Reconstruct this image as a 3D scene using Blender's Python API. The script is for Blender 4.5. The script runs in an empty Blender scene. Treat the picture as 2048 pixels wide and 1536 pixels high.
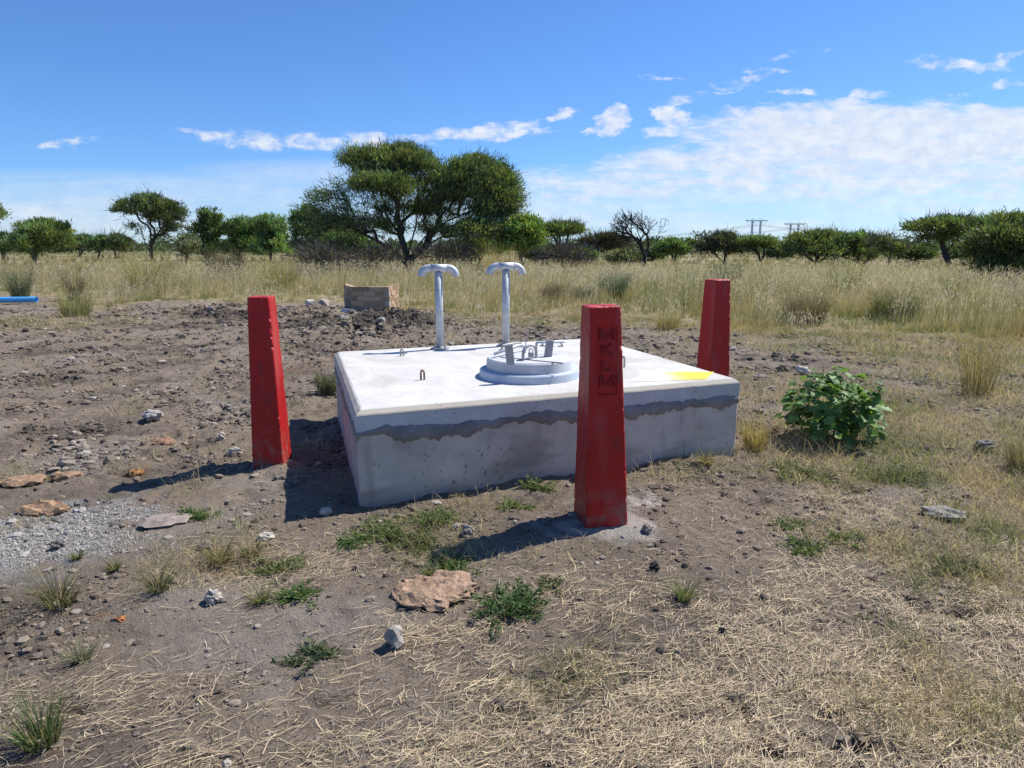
import bpy, math, random
import numpy as np
from mathutils import Vector, Matrix

SC = bpy.context.scene
COL = SC.collection
R = math.radians
rng = np.random.default_rng(7)

# ------------------------------------------------------------------ camera
FPX, HOR, H = 1400.0, 494.0, 1.55          # focal length and horizon row for a 2048x1536 frame, eye height
PITCH = math.atan((768 - HOR) / FPX)
cam_d = bpy.data.cameras.new('camera')
cam_d.sensor_fit = 'HORIZONTAL'
cam_d.sensor_width = 36
cam_d.lens = FPX / 2048 * 36
cam_d.clip_start = 0.05
cam_d.clip_end = 20000
cam = bpy.data.objects.new('camera', cam_d)
cam.location = (0, 0, H)
cam.rotation_euler = (R(90) - PITCH, 0, 0)
COL.objects.link(cam)
SC.camera = cam
SC.view_settings.view_transform = 'Standard'
SC.view_settings.look = 'None'
SC.view_settings.gamma = 1
SC.view_settings.exposure = 0.36


def ray(x, y):
    dx, dz = (x - 1024) / FPX, -(y - 768) / FPX
    c, s = math.cos(PITCH), math.sin(PITCH)
    return np.array([dx, c + dz * s, -s + dz * c])


def at(x, y, z=0.0):
    r = ray(x, y)
    return np.array([0, 0, H]) + r * ((z - H) / r[2])


def atY(x, y, Y):
    r = ray(x, y)
    return np.array([0, 0, H]) + r * (Y / r[1])


# ------------------------------------------------------------------ sun
SUN_AZ, SUN_EL = 31.0, 52.0                # azimuth counted from +x to +y
sd = bpy.data.lights.new('sun', 'SUN')
sd.energy = 4.9
sd.angle = R(0.5)
sd.color = (1.0, 0.955, 0.88)
sun = bpy.data.objects.new('sun', sd)
sun_dir = Vector((math.cos(R(SUN_EL)) * math.cos(R(SUN_AZ)), math.cos(R(SUN_EL)) * math.sin(R(SUN_AZ)), math.sin(R(SUN_EL))))
sun.rotation_euler = sun_dir.to_track_quat('Z', 'Y').to_euler()
sun.location = (20, 12, 40)
COL.objects.link(sun)


# ------------------------------------------------------------------ node helper
class NT:
    def __init__(self, tree):
        self.t = tree
        self.n = tree.nodes
        self.n.clear()

    def add(self, typ, ins=None, **props):
        n = self.n.new(typ)
        for k, v in props.items():
            setattr(n, k, v)
        for k, v in (ins or {}).items():
            if isinstance(v, bpy.types.NodeSocket):
                self.t.links.new(v, n.inputs[k])
            else:
                n.inputs[k].default_value = v
        return n

    def math(self, op, a, b=None, c=None, clamp=False):
        ins = {0: a}
        if b is not None: ins[1] = b
        if c is not None: ins[2] = c
        return self.add('ShaderNodeMath', ins, operation=op, use_clamp=clamp).outputs[0]

    def vmath(self, op, a, b=None, out=0):
        ins = {0: a}
        if b is not None: ins[1] = b
        return self.add('ShaderNodeVectorMath', ins, operation=op).outputs[out]

    def mix(self, f, a, b, blend='MIX'):
        n = self.add('ShaderNodeMix', data_type='RGBA', blend_type=blend)
        for i, v in ((0, f), (6, a), (7, b)):
            if isinstance(v, bpy.types.NodeSocket):
                self.t.links.new(v, n.inputs[i])
            else:
                n.inputs[i].default_value = v if i == 0 or len(v) == 4 else (*v, 1)
        return n.outputs[2]

    def sstep(self, x, lo, hi, a=0.0, b=1.0):
        return self.add('ShaderNodeMapRange', {0: x, 1: lo, 2: hi, 3: a, 4: b}, interpolation_type='SMOOTHSTEP').outputs[0]

    def noise(self, vec, scale, detail=4, rough=0.55, dist=0.0, out=0):
        return self.add('ShaderNodeTexNoise', {'Vector': vec, 'Scale': scale, 'Detail': detail, 'Roughness': rough, 'Distortion': dist}).outputs[out]


# ------------------------------------------------------------------ sky
W = bpy.data.worlds.new('World')
SC.world = W
W.use_nodes = True
w = NT(W.node_tree)
sky = w.add('ShaderNodeTexSky', sky_type='NISHITA', sun_disc=False, sun_elevation=R(SUN_EL),
            sun_rotation=R(90 - SUN_AZ), altitude=1000, air_density=1.0, dust_density=0.6, ozone_density=2.0)
skyc = w.mix(1.0, sky.outputs[0], (0.58, 0.90, 1.36, 1), 'MULTIPLY')
tc = w.add('ShaderNodeTexCoord').outputs['Generated']
sx = w.add('ShaderNodeSeparateXYZ', {0: tc})
ysafe = w.math('MAXIMUM', sx.outputs[1], 0.02)
Uc = w.math('DIVIDE', sx.outputs[0], ysafe)
Wc = w.math('DIVIDE', sx.outputs[2], ysafe)
P2 = w.add('ShaderNodeCombineXYZ', {0: Uc, 1: Wc, 2: 0.0}).outputs[0]
n_warp = w.noise(w.vmath('MULTIPLY', P2, (14.0, 40.0, 1.0)), 1.0, 6, 0.62, out=1)
Pw = w.vmath('ADD', P2, w.vmath('MULTIPLY', w.vmath('SUBTRACT', n_warp, (0.5, 0.5, 0.5)), (0.105, 0.036, 0)))


def UW(px, py):
    r = ray(px, py)
    return r[0] / r[1], r[2] / r[1]


def blobmax(blobs, vec):
    acc = None
    for (px, py, rx, ry, rot, s) in blobs:
        u, v = UW(px, py)
        m = w.add('ShaderNodeMapping', {'Vector': vec, 'Location': (u, v, 0), 'Rotation': (0, 0, R(rot)), 'Scale': (rx / FPX, ry / FPX, 1)},
                  vector_type='TEXTURE').outputs[0]
        d = w.vmath('DOT_PRODUCT', m, m, out=1)
        k = w.math('MULTIPLY_ADD', d, -s, s, clamp=True)
        acc = k if acc is None else w.math('MAXIMUM', acc, k)
    return acc


# firm white cloud: the long sheet at right, the streak over the tree, the puffs
sheet = blobmax([
    (1850, 275, 560, 75, 0, 1.3), (1500, 320, 420, 60, 4, .85), (1250, 370, 420, 50, 2, .7), (1700, 355, 700, 70, 0, .8),
    (1560, 240, 130, 34, 2, 1.1), (1700, 228, 150, 30, 0, 1.1), (1950, 240, 170, 36, -2, .9)], Pw)
puffs = blobmax([
    (1222, 240, 48, 36, 10, 1.15), (1196, 262, 46, 16, 0, .95), (1348, 238, 42, 34, -20, 1.1), (1335, 262, 60, 14, 0, .8),
    (1128, 230, 34, 12, 12, .95), (1100, 240, 14, 8, 0, .8), (1462, 230, 28, 18, 0, .85),
    (1000, 262, 100, 20, 6, 1.0), (890, 271, 140, 15, 5, .9), (1085, 268, 40, 10, 0, .8),
    (550, 285, 200, 24, -3, .72), (700, 286, 170, 18, 2, .75), (440, 272, 110, 11, -8, .8),
    (120, 284, 110, 11, 3, .55), (176, 276, 12, 9, 0, .55),
    (1325, 157, 50, 7, 0, .75), (1535, 144, 52, 9, -4, .75), (1480, 160, 90, 10, 8, .5), (1420, 185, 90, 8, 14, .5),
    (1930, 128, 105, 17, -3, .72), (2005, 115, 45, 16, 20, .7), (2015, 167, 60, 9, 8, .75), (1915, 190, 40, 7, 12, .6),
    (1730, 190, 60, 12, 6, .7), (1590, 188, 70, 6, -2, .55), (1370, 200, 60, 7, 5, .5), (1560, 120, 110, 9, 14, .42)], Pw)
veil = blobmax([(150, 420, 860, 80, 0, .75), (620, 350, 300, 34, 0, .5), (820, 440, 700, 60, 0, .7), (1500, 420, 1000, 95, 0, .85), (1900, 350, 700, 120, 0, .8)], P2)
nA = w.noise(w.vmath('MULTIPLY', P2, (17.0, 64.0, 1.0)), 1.0, 6, 0.62, 0.3)
nB = w.noise(w.vmath('MULTIPLY', P2, (34.0, 52.0, 1.0)), 1.0, 6, 0.6, 0.2)
nC = w.noise(w.vmath('MULTIPLY', P2, (3.0, 30.0, 1.0)), 1.0, 4, 0.55, 0.4)
aS = w.sstep(w.math('ADD', sheet, w.math('MULTIPLY_ADD', nA, 2.0, -1.0)), 0.05, 1.0, 0, 0.92)
aS = w.math('MULTIPLY', aS, w.sstep(sheet, 0.0, 0.25))
aP = w.sstep(w.math('ADD', puffs, w.math('MULTIPLY_ADD', nB, 2.4, -1.2)), 0.10, 1.15, 0, 0.95)
aP = w.math('MULTIPLY', aP, w.sstep(puffs, 0.0, 0.5))
aV = w.math('MULTIPLY', veil, w.sstep(nC, 0.3, 0.7, 0.35, 1.0))
al = w.math('MAXIMUM', w.math('MAXIMUM', aS, aP), aV, clamp=True)
cl = w.mix(w.sstep(nB, 0.3, 0.7), (5.9, 6.6, 8.0), (7.6, 7.9, 8.4))
fin = w.mix(al, skyc, cl)
bg = w.add('ShaderNodeBackground', {'Color': fin, 'Strength': 0.09})
w.add('ShaderNodeOutputWorld', {0: bg.outputs[0]})


# ------------------------------------------------------------------ numpy noise
def _hash(ix, iy, seed):
    h = (ix.astype(np.int64) * 374761393 + iy.astype(np.int64) * 668265263 + seed * 974711) & 0xffffffff
    h = ((h ^ (h >> 13)) * 1274126177) & 0xffffffff
    h = ((h ^ (h >> 16)) * 2246822519) & 0xffffffff
    return (h ^ (h >> 15)) & 0xffffffff


def pnoise(x, y, seed=0):
    x = np.asarray(x, float); y = np.asarray(y, float)
    xi = np.floor(x); yi = np.floor(y)
    fx, fy = x - xi, y - yi
    u = fx * fx * fx * (fx * (fx * 6 - 15) + 10); v = fy * fy * fy * (fy * (fy * 6 - 15) + 10)

    def g(ox, oy):
        a = _hash(xi + ox, yi + oy, seed) * (2 * math.pi / 4294967296.0)
        return np.cos(a) * (fx - ox) + np.sin(a) * (fy - oy)
    a = g(0, 0); b = g(1, 0); c = g(0, 1); d = g(1, 1)
    return 1.5 * ((a * (1 - u) + b * u) * (1 - v) + (c * (1 - u) + d * u) * v)


def fbm(x, y, seed=0, oct=4, gain=0.5):
    s = 0; a = 1
    for i in range(oct):
        s = s + a * pnoise(x * 2 ** i + 17.3 * i, y * 2 ** i - 9.1 * i, seed + i)
        a *= gain
    return s


def smooth(x, lo, hi):
    t = np.clip((x - lo) / (hi - lo), 0, 1)
    return t * t * (3 - 2 * t)


# ------------------------------------------------------------------ mesh helpers
def tag(o, label=None, cat=None, group=None, kind=None):
    if label: o['label'] = label
    if cat: o['category'] = cat
    if group: o['group'] = group
    if kind: o['kind'] = kind
    return o


def empty(name, loc, label, cat, group=None, rz=0.0):
    o = bpy.data.objects.new(name, None)
    o.empty_display_size = 0.1
    o.location = tuple(float(v) for v in loc)
    o.rotation_euler = (0, 0, rz)
    COL.objects.link(o)
    return tag(o, label, cat, group)


def link(name, me, mat=None, parent=None, loc=None, rot=None):
    o = bpy.data.objects.new(name, me)
    if mat is not None: me.materials.append(mat)
    COL.objects.link(o)
    if parent is not None: o.parent = parent
    if loc is not None: o.location = tuple(float(v) for v in loc)
    if rot is not None: o.rotation_euler = rot
    return o


def mesh_np(name, V, faces, col=None, smoothf=False):
    """faces: list of int arrays (m,k), any k each"""
    faces = [np.asarray(f, np.int32) for f in faces if len(f)]
    me = bpy.data.meshes.new(name)
    V = np.asarray(V, np.float32)
    me.vertices.add(len(V))
    me.vertices.foreach_set('co', V.ravel())
    loops = np.concatenate([f.ravel() for f in faces])
    cnt = np.concatenate([np.full(len(f), f.shape[1], np.int32) for f in faces])
    st = np.concatenate([[0], np.cumsum(cnt)[:-1]]).astype(np.int32)
    me.loops.add(len(loops))
    me.loops.foreach_set('vertex_index', loops)
    me.polygons.add(len(cnt))
    me.polygons.foreach_set('loop_start', st)
    me.polygons.foreach_set('loop_total', cnt)
    me.polygons.foreach_set('use_smooth', np.full(len(cnt), smoothf, bool))
    if col is not None:
        ca = me.color_attributes.new('Col', 'FLOAT_COLOR', 'POINT')
        c4 = np.ones((len(V), 4), np.float32); c4[:, :3] = np.clip(col, 0, 1)
        ca.data.foreach_set('color', c4.ravel())
    me.update(calc_edges=True)
    me.validate()
    return me


class MB:
    """small hand built meshes"""
    def __init__(self): self.v = []; self.f = []

    def _add(self, vs, fs, M=None):
        o = len(self.v)
        for p in vs:
            p = Vector(p)
            self.v.append(tuple(M @ p) if M is not None else tuple(p))
        for f in fs: self.f.append(tuple(i + o for i in f))

    def box(self, c, s, M=None):
        x, y, z = (v / 2 for v in s)
        vs = [(c[0] + a * x, c[1] + b * y, c[2] + d * z) for d in (-1, 1) for (a, b) in ((-1, -1), (1, -1), (1, 1), (-1, 1))]
        self._add(vs, [(3, 2, 1, 0), (4, 5, 6, 7), (0, 1, 5, 4), (1, 2, 6, 5), (2, 3, 7, 6), (3, 0, 4, 7)], M)

    def beam(self, a, b, w_, d_, up=(0, 0, 1)):
        a, b = Vector(a), Vector(b)
        z = (b - a); L = z.length; z = z / L
        x = Vector(up).cross(z)
        if x.length < 1e-4: x = Vector((1, 0, 0))
        x.normalize(); y = z.cross(x)
        M = Matrix(((x.x, y.x, z.x, a.x), (x.y, y.y, z.y, a.y), (x.z, y.z, z.z, a.z), (0, 0, 0, 1)))
        self.box((0, 0, L / 2), (w_, d_, L), M)

    def tube(self, pts, r, k=10, caps=True, hollow=0.0):
        pts = [Vector(p) for p in pts]
        rs = r if isinstance(r, (list, tuple)) else [r] * len(pts)
        n = len(pts); rings = []; prev = None
        for i, p in enumerate(pts):
            t = (pts[min(i + 1, n - 1)] - pts[max(i - 1, 0)]).normalized()
            if prev is None:
                a = t.orthogonal().normalized()
            else:
                a = (prev - t * prev.dot(t)).normalized()
            prev = a; b = t.cross(a)
            rings.append([p + (a * math.cos(2 * math.pi * j / k) + b * math.sin(2 * math.pi * j / k)) * rs[i] for j in range(k)])
        o = len(self.v)
        for rg in rings: self.v.extend(tuple(q) for q in rg)
        for i in range(n - 1):
            for j in range(k):
                self.f.append((o + i * k + j, o + i * k + (j + 1) % k, o + (i + 1) * k + (j + 1) % k, o + (i + 1) * k + j))
        if caps:
            self.f.append(tuple(o + j for j in reversed(range(k))))
            self.f.append(tuple(o + (n - 1) * k + j for j in range(k)))

    def lathe(self, prof, k=48, c=(0, 0, 0)):
        o = len(self.v); n = len(prof)
        for (r, z) in prof:
            for j in range(k):
                a = 2 * math.pi * j / k
                self.v.append((c[0] + r * math.cos(a), c[1] + r * math.sin(a), c[2] + z))
        for i in range(n - 1):
            for j in range(k):
                self.f.append((o + i * k + j, o + i * k + (j + 1) % k, o + (i + 1) * k + (j + 1) % k, o + (i + 1) * k + j))
        self.f.append(tuple(o + j for j in reversed(range(k))))
        self.f.append(tuple(o + (n - 1) * k + j for j in range(k)))

    def build(self, name, mat, parent=None, loc=None, rot=None, smoothf=False, bevel=0.0):
        me = bpy.data.meshes.new(name)
        me.from_pydata(self.v, [], self.f)
        me.update()
        if smoothf:
            me.polygons.foreach_set('use_smooth', [len(p.vertices) < 6 for p in me.polygons])
        o = link(name, me, mat, parent, loc, rot)
        if bevel:
            m = o.modifiers.new('Bevel', 'BEVEL'); m.width = bevel; m.segments = 2; m.limit_method = 'ANGLE'
        return o


# ------------------------------------------------------------------ materials
def new_mat(name):
    m = bpy.data.materials.new(name)
    m.use_nodes = True
    return m, NT(m.node_tree)


def out(nt, sh): nt.add('ShaderNodeOutputMaterial', {0: sh})


def mat_foliage(name, trans=0.35, rough=0.55, spec=0.2, tint=(1.0, 1.0, 0.75)):
    m, t = new_mat(name)
    c = t.add('ShaderNodeVertexColor', layer_name='Col').outputs[0]
    p = t.add('ShaderNodeBsdfPrincipled', {'Base Color': c, 'Roughness': rough, 'Specular IOR Level': spec})
    tr = t.add('ShaderNodeBsdfTranslucent', {'Color': t.mix(1.0, c, (*tint, 1), 'MULTIPLY')})
    mx = t.add('ShaderNodeMixShader', {0: trans, 1: p.outputs[0], 2: tr.outputs[0]})
    out(t, mx.outputs[0])
    return m


def mat_attr(name, rough=0.9, spec=0.15, nscale=30, namp=0.35, bump=0.3, bscale=60, bdist=0.01):
    m, t = new_mat(name)
    c = t.add('ShaderNodeVertexColor', layer_name='Col').outputs[0]
    pos = t.add('ShaderNodeTexCoord').outputs['Object']
    n = t.noise(pos, nscale, 5, 0.6)
    f = t.math('MULTIPLY_ADD', n, 2 * namp, 1 - namp)
    cc = t.vmath('SCALE', c)
    cc.node.inputs['Scale'].default_value = 1
    t.t.links.new(f, cc.node.inputs['Scale'])
    b = t.add('ShaderNodeBump', {'Strength': bump, 'Distance': bdist, 'Height': t.noise(pos, bscale, 6, 0.65)})
    p = t.add('ShaderNodeBsdfPrincipled', {'Base Color': cc, 'Roughness': rough, 'Specular IOR Level': spec, 'Normal': b.outputs[0]})
    out(t, p.outputs[0])
    return m


def mat_concrete(name, a, b, stain=(0.2, 0.19, 0.18), stain_amt=0.4, pit=0.0, scale=3.0, bump=0.25, slab=False):
    m, t = new_mat(name)
    pos = t.add('ShaderNodeTexCoord').outputs['Object']
    n1 = t.noise(pos, scale, 6, 0.62, 0.4)
    n2 = t.noise(pos, scale * 9, 5, 0.6)
    n3 = t.noise(t.vmath('MULTIPLY', pos, (1.0, 1.0, 0.55)), scale * 0.55, 5, 0.6, 0.8)
    c = t.mix(t.sstep(n1, 0.32, 0.68), a, b)
    c = t.mix(t.math('MULTIPLY', t.sstep(n3, 0.5, 0.72), stain_amt), c, stain)
    c = t.mix(0.35, c, t.mix(n2, (0.25, 0.25, 0.25), (0.9, 0.9, 0.9)), 'SOFT_LIGHT')
    if slab:
        zz = t.add('ShaderNodeSeparateXYZ', {0: pos}).outputs[2]
        band = t.math('MULTIPLY', t.sstep(zz, .556, .575), t.sstep(zz, .6045, .598))
        c = t.mix(t.math('MULTIPLY', band, t.sstep(n1, .2, .6, .5, .95)), c, (.47, .42, .34))
        for (sc, sd, am) in ((1.3, 3.0, .55), (2.1, 9.0, .4), (3.4, 17.0, .3)):
            q = t.noise(t.vmath('ADD', pos, (sd, sd * .3, 0)), sc, 2, 0.4, 0.6)
            ln = t.math('ABSOLUTE', t.math('SUBTRACT', q, 0.5))
            c = t.mix(t.math('MULTIPLY', t.sstep(ln, .0035, .0005), t.math('MULTIPLY', t.sstep(n3, .4, .6), am)), c, (.30, .28, .25))
    hgt = t.math('ADD', t.math('MULTIPLY', n2, 0.6), t.noise(pos, 160, 3, 0.6))
    if pit:
        v = t.add('ShaderNodeTexVoronoi', {'Vector': pos, 'Scale': 26.0, 'Randomness': 1.0}).outputs['Distance']
        sel = t.sstep(t.noise(pos, 9.0, 2), 0.46, 0.62)
        hole = t.math('MULTIPLY', t.sstep(v, 0.17, 0.10), sel)
        c = t.mix(t.math('MULTIPLY', hole, pit), c, (0.05, 0.05, 0.05))
        hgt = t.math('SUBTRACT', hgt, hole)
    bp = t.add('ShaderNodeBump', {'Strength': bump, 'Distance': 0.006, 'Height': hgt})
    p = t.add('ShaderNodeBsdfPrincipled', {'Base Color': c, 'Roughness': 0.88, 'Specular IOR Level': 0.25, 'Normal': bp.outputs[0]})
    out(t, p.outputs[0])
    return m


def mat_metal(name, a, b, rough=0.4, metallic=0.9, scale=12, bump=0.05):
    m, t = new_mat(name)
    pos = t.add('ShaderNodeTexCoord').outputs['Object']
    n1 = t.noise(pos, scale, 5, 0.6)
    v = t.add('ShaderNodeTexVoronoi', {'Vector': pos, 'Scale': scale * 4}).outputs['Color']
    c = t.mix(t.sstep(n1, 0.3, 0.7), a, b)
    c = t.mix(0.12, c, v, 'SOFT_LIGHT')
    bp = t.add('ShaderNodeBump', {'Strength': bump, 'Distance': 0.003, 'Height': t.noise(pos, 60, 4)})
    p = t.add('ShaderNodeBsdfPrincipled', {'Base Color': c, 'Metallic': metallic, 'Roughness': t.math('MULTIPLY_ADD', n1, 0.3, rough - 0.15), 'Normal': bp.outputs[0]})
    out(t, p.outputs[0])
    return m


def mat_red():
    m, t = new_mat('red_paint')
    pos = t.add('ShaderNodeTexCoord').outputs['Object']
    c0 = t.add('ShaderNodeVertexColor', layer_name='Col').outputs[0]
    n1 = t.noise(t.vmath('MULTIPLY', pos, (1, 1, 0.4)), 7, 5, 0.6, 0.5)
    n2 = t.noise(pos, 45, 4, 0.6)
    f = t.math('ADD', t.math('MULTIPLY_ADD', n1, 0.45, 0.72), t.math('MULTIPLY_ADD', n2, 0.2, -0.1))
    c = t.vmath('SCALE', c0)
    t.t.links.new(f, c.node.inputs['Scale'])
    bp = t.add('ShaderNodeBump', {'Strength': 0.22, 'Distance': 0.004, 'Height': t.math('ADD', n2, t.noise(pos, 130, 3, 0.6))})
    p = t.add('ShaderNodeBsdfPrincipled', {'Base Color': c, 'Roughness': t.math('MULTIPLY_ADD', n1, 0.25, 0.34), 'Specular IOR Level': 0.30, 'Normal': bp.outputs[0]})
    out(t, p.outputs[0])
    return m


def mat_ground():
    m, t = new_mat('soil')
    pos = t.add('ShaderNodeTexCoord').outputs['Object']
    c0 = t.add('ShaderNodeVertexColor', layer_name='Col').outputs[0]
    n1 = t.noise(pos, 2.2, 6, 0.65, 0.3)
    n2 = t.noise(pos, 24, 6, 0.7, 0.2)
    n3 = t.noise(pos, 95, 5, 0.75)
    f = t.math('ADD', t.math('MULTIPLY_ADD', n1, 0.5, 0.45), t.math('ADD', t.math('MULTIPLY_ADD', n2, 0.8, -0.4), t.math('MULTIPLY_ADD', n3, 1.1, -0.27)))
    c = t.vmath('SCALE', c0)
    t.t.links.new(f, c.node.inputs['Scale'])
    # specks of pale grit
    v = t.add('ShaderNodeTexVoronoi', {'Vector': pos, 'Scale': 42.0}).outputs['Distance']
    sp = t.math('MULTIPLY', t.sstep(v, 0.16, 0.08), t.sstep(t.noise(pos, 5, 3), 0.5, 0.7))
    c = t.mix(t.math('MULTIPLY', sp, 0.6), c, (0.38, 0.34, 0.29))
    hgt = t.math('ADD', t.math('MULTIPLY', n2, 1.0), t.math('MULTIPLY', n3, 0.6))
    bp = t.add('ShaderNodeBump', {'Strength': 1.0, 'Distance': 0.03, 'Height': hgt})
    p = t.add('ShaderNodeBsdfPrincipled', {'Base Color': c, 'Roughness': 0.95, 'Specular IOR Level': 0.1, 'Normal': bp.outputs[0]})
    out(t, p.outputs[0])
    return m


M_SOIL = mat_ground()
M_CLOD = mat_attr('clod', nscale=40, namp=0.3, bump=0.5, bscale=90)
M_ROCK = mat_attr('stone', nscale=22, namp=0.35, bump=0.6, bscale=45, bdist=0.012)
M_CLAY = mat_attr('clay', nscale=35, namp=0.5, bump=0.9, bscale=40, bdist=0.02)
M_STRAW = mat_foliage('straw', 0.18, 0.6, 0.25)
M_GRASS = mat_foliage('grass_blades', 0.40)
M_LEAF = mat_foliage('leaves', 0.38, 0.5, 0.3, (1.1, 1.15, 0.5))
M_BARK = mat_attr('bark', nscale=9, namp=0.4, bump=0.6, bscale=25, bdist=0.03)
M_SLAB = mat_concrete('slab_concrete', (0.52, 0.505, 0.475), (0.62, 0.605, 0.575), (0.41, 0.38, 0.33), 0.6, 0.75, 3.2, slab=True)
M_WALL = mat_concrete('wall_concrete', (0.40, 0.385, 0.37), (0.53, 0.51, 0.49), (0.30, 0.27, 0.24), 0.55, 0.5, 2.6)
M_MORTAR = mat_concrete('mortar', (0.20, 0.185, 0.17), (0.29, 0.265, 0.24), (0.15, 0.135, 0.12), 0.5, 0.0, 5)
M_LID = mat_concrete('lid_concrete', (0.46, 0.47, 0.49), (0.57, 0.58, 0.59), (0.34, 0.37, 0.40), 0.5, 0.3, 6)
M_COLLAR = mat_concrete('collar_concrete', (0.44, 0.50, 0.57), (0.54, 0.58, 0.63), (0.34, 0.41, 0.50), 0.5, 0.0, 5)
M_FOOT = mat_concrete('footing_concrete', (0.33, 0.30, 0.265), (0.45, 0.42, 0.375), (0.24, 0.205, 0.17), 0.5, 0.0, 9, 0.6)
M_GALV = mat_metal('galvanised_steel', (0.44, 0.46, 0.48), (0.58, 0.60, 0.62), 0.6, 0.35)
M_STEEL = mat_metal('weathered_steel', (0.30, 0.30, 0.30), (0.44, 0.43, 0.41), 0.55, 0.5)
M_RUST = mat_metal('rusty_rebar', (0.20, 0.10, 0.055), (0.33, 0.22, 0.15), 0.75, 0.2, 30, 0.3)
M_PYLON = mat_metal('pylon_steel', (0.15, 0.165, 0.185), (0.19, 0.20, 0.22), 0.6, 0.2)
M_RED = mat_red()
RED = (0.46, 0.014, 0.011)

# ------------------------------------------------------------------ ground layout (fields over world x, y)
def mkblobs(L):
    """(px, py, half width px, half height px, weight) on the photo's ground -> world ellipses"""
    o = []
    for (px, py, rx, ry, wgt) in L:
        c = at(px, py); d = np.linalg.norm(c - np.array([0, 0, H]))
        a = at(px, max(py - ry, 520)); b = at(px, py + ry)
        o.append((c[0], c[1], rx / FPX * d, abs(a[1] - b[1]) / 2, wgt))
    return o


def ev(blobs, x, y):
    s = np.zeros(np.broadcast(x, y).shape)
    for (cx, cy, rx, ry, wgt) in blobs:
        d = ((x - cx) / rx) ** 2 + ((y - cy) / ry) ** 2
        s = np.maximum(s, wgt * np.exp(-d * 1.1))
    return s


FIELD_PX = [(-900, 594), (0, 592), (85, 596), (135, 622), (200, 626), (260, 612), (480, 608), (690, 612), (800, 622), (950, 640), (1100, 641),
            (1240, 650), (1330, 655), (1420, 668), (1500, 674), (1650, 672), (1750, 672), (1900, 682), (2048, 700), (2500, 740)]
_fe = np.array([at(*p)[:2] for p in FIELD_PX])


def field_d(x, y):
    """> 0 inside the tall grass: metres past the edge"""
    return y - np.interp(x, _fe[:, 0], _fe[:, 1]) + 0.8 * fbm(x * .5, y * .5, 31, 3)


B_MOUND = mkblobs([(770, 655, 130, 22, .24), (610, 632, 90, 14, .17), (450, 628, 120, 12, .17), (330, 612, 110, 8, .12), (850, 640, 90, 16, .10), (650, 690, 110, 18, .07)])
B_RIDGE = mkblobs([(830, 985, 140, 22, .03), (1030, 955, 170, 26, .05), (1290, 930, 150, 24, .05), (1420, 935, 80, 22, .05), (1160, 1050, 110, 26, .015)])
B_GRAVEL = mkblobs([(60, 1080, 170, 75, 1.0), (170, 1030, 150, 38, .8), (300, 1060, 60, 30, .35)])
B_CEMENT = mkblobs([(1205, 1050, 118, 40, 1.25), (1290, 1010, 60, 32, .75), (1130, 1040, 70, 30, .8), (560, 935, 40, 9, .6)])
B_DAMP = mkblobs([(800, 655, 120, 20, 1.0), (450, 638, 120, 9, .9), (620, 650, 110, 20, .75), (330, 655, 130, 10, .6), (340, 700, 200, 22, .45), (60, 1300, 90, 30, .5),
                  (1500, 715, 90, 14, .5), (1600, 740, 90, 16, .4)])
B_RUST = mkblobs([(610, 735, 60, 22, .9), (660, 715, 40, 16, .7), (280, 935, 26, 12, .8), (120, 1200, 40, 9, .6), (900, 640, 60, 12, .4), (200, 1235, 40, 9, .5)])
B_STRAW = mkblobs([(1750, 1400, 560, 230, 1.0), (2300, 1400, 420, 260, .8), (1350, 1490, 380, 110, 1.0), (1900, 1180, 260, 120, .8), (1500, 1230, 330, 90, .55), (1020, 1490, 330, 60, .7), (600, 1510, 240, 45, .36),
                   (560, 1120, 150, 50, .5), (900, 1270, 130, 30, .4), (1130, 1300, 160, 50, .42), (240, 1400, 200, 80, .13), (640, 1080, 80, 16, .7), (1150, 1190, 120, 40, .35),
                   (1650, 1010, 200, 90, .35), (950, 1110, 80, 20, .4), (330, 615, 130, 12, .55), (200, 680, 50, 9, .4), (1330, 940, 130, 25, .4)])
B_SHORT = mkblobs([(1850, 860, 330, 130, 1.0), (2350, 1000, 400, 260, 1.0), (1700, 940, 220, 60, .9), (2050, 1000, 300, 160, 1.0), (1900, 1080, 260, 110, .75), (1600, 780, 150, 60, .5), (1950, 740, 300, 60, .8),
                   (1850, 715, 380, 60, 1.0), (1600, 700, 200, 30, .8), (2000, 800, 220, 60, .8), (1300, 655, 120, 12, .6), (1050, 648, 200, 10, .6), (2000, 1450, 180, 140, .55), (30, 650, 240, 14, .75), (1510, 900, 45, 30, .8), (480, 1130, 130, 26, .55), (860, 1130, 90, 30, .35), (820, 1060, 140, 40, .55)])
B_BARE = mkblobs([(1560, 720, 170, 26, 1.0), (1900, 700, 60, 10, .4), (1990, 830, 90, 20, .4), (1400, 1060, 170, 80, .6), (1750, 985, 120, 18, .5)])

B_PIT = mkblobs([(130, 1418, 40, 14, .050), (1215, 1300, 34, 11, .035), (60, 1310, 90, 14, .025), (1920, 1222, 60, 12, .045), (1700, 1480, 60, 14, .05), (1540, 1500, 40, 12, .04), (1010, 1350, 50, 12, .025), (650, 1400, 40, 12, .03),
                 (1130, 1350, 30, 9, .03), (400, 880, 40, 10, .05), (230, 780, 50, 9, .05), (120, 760, 60, 9, .05), (300, 760, 50, 8, .05), (470, 800, 30, 8, .04), (200, 865, 70, 7, .05), (360, 720, 60, 8, .05), (90, 700, 70, 8, .05), (250, 940, 40, 8, .04), (60, 860, 50, 8, .04)])


def dens_short(x, y):
    n = fbm(x * 1.6, y * 1.6, 77, 3)
    return np.clip(ev(B_SHORT, x, y) + 0.45 * n - 0.12 - ev(B_BARE, x, y) * .8, 0, 1) * (field_d(x, y) < 1.5)


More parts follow.
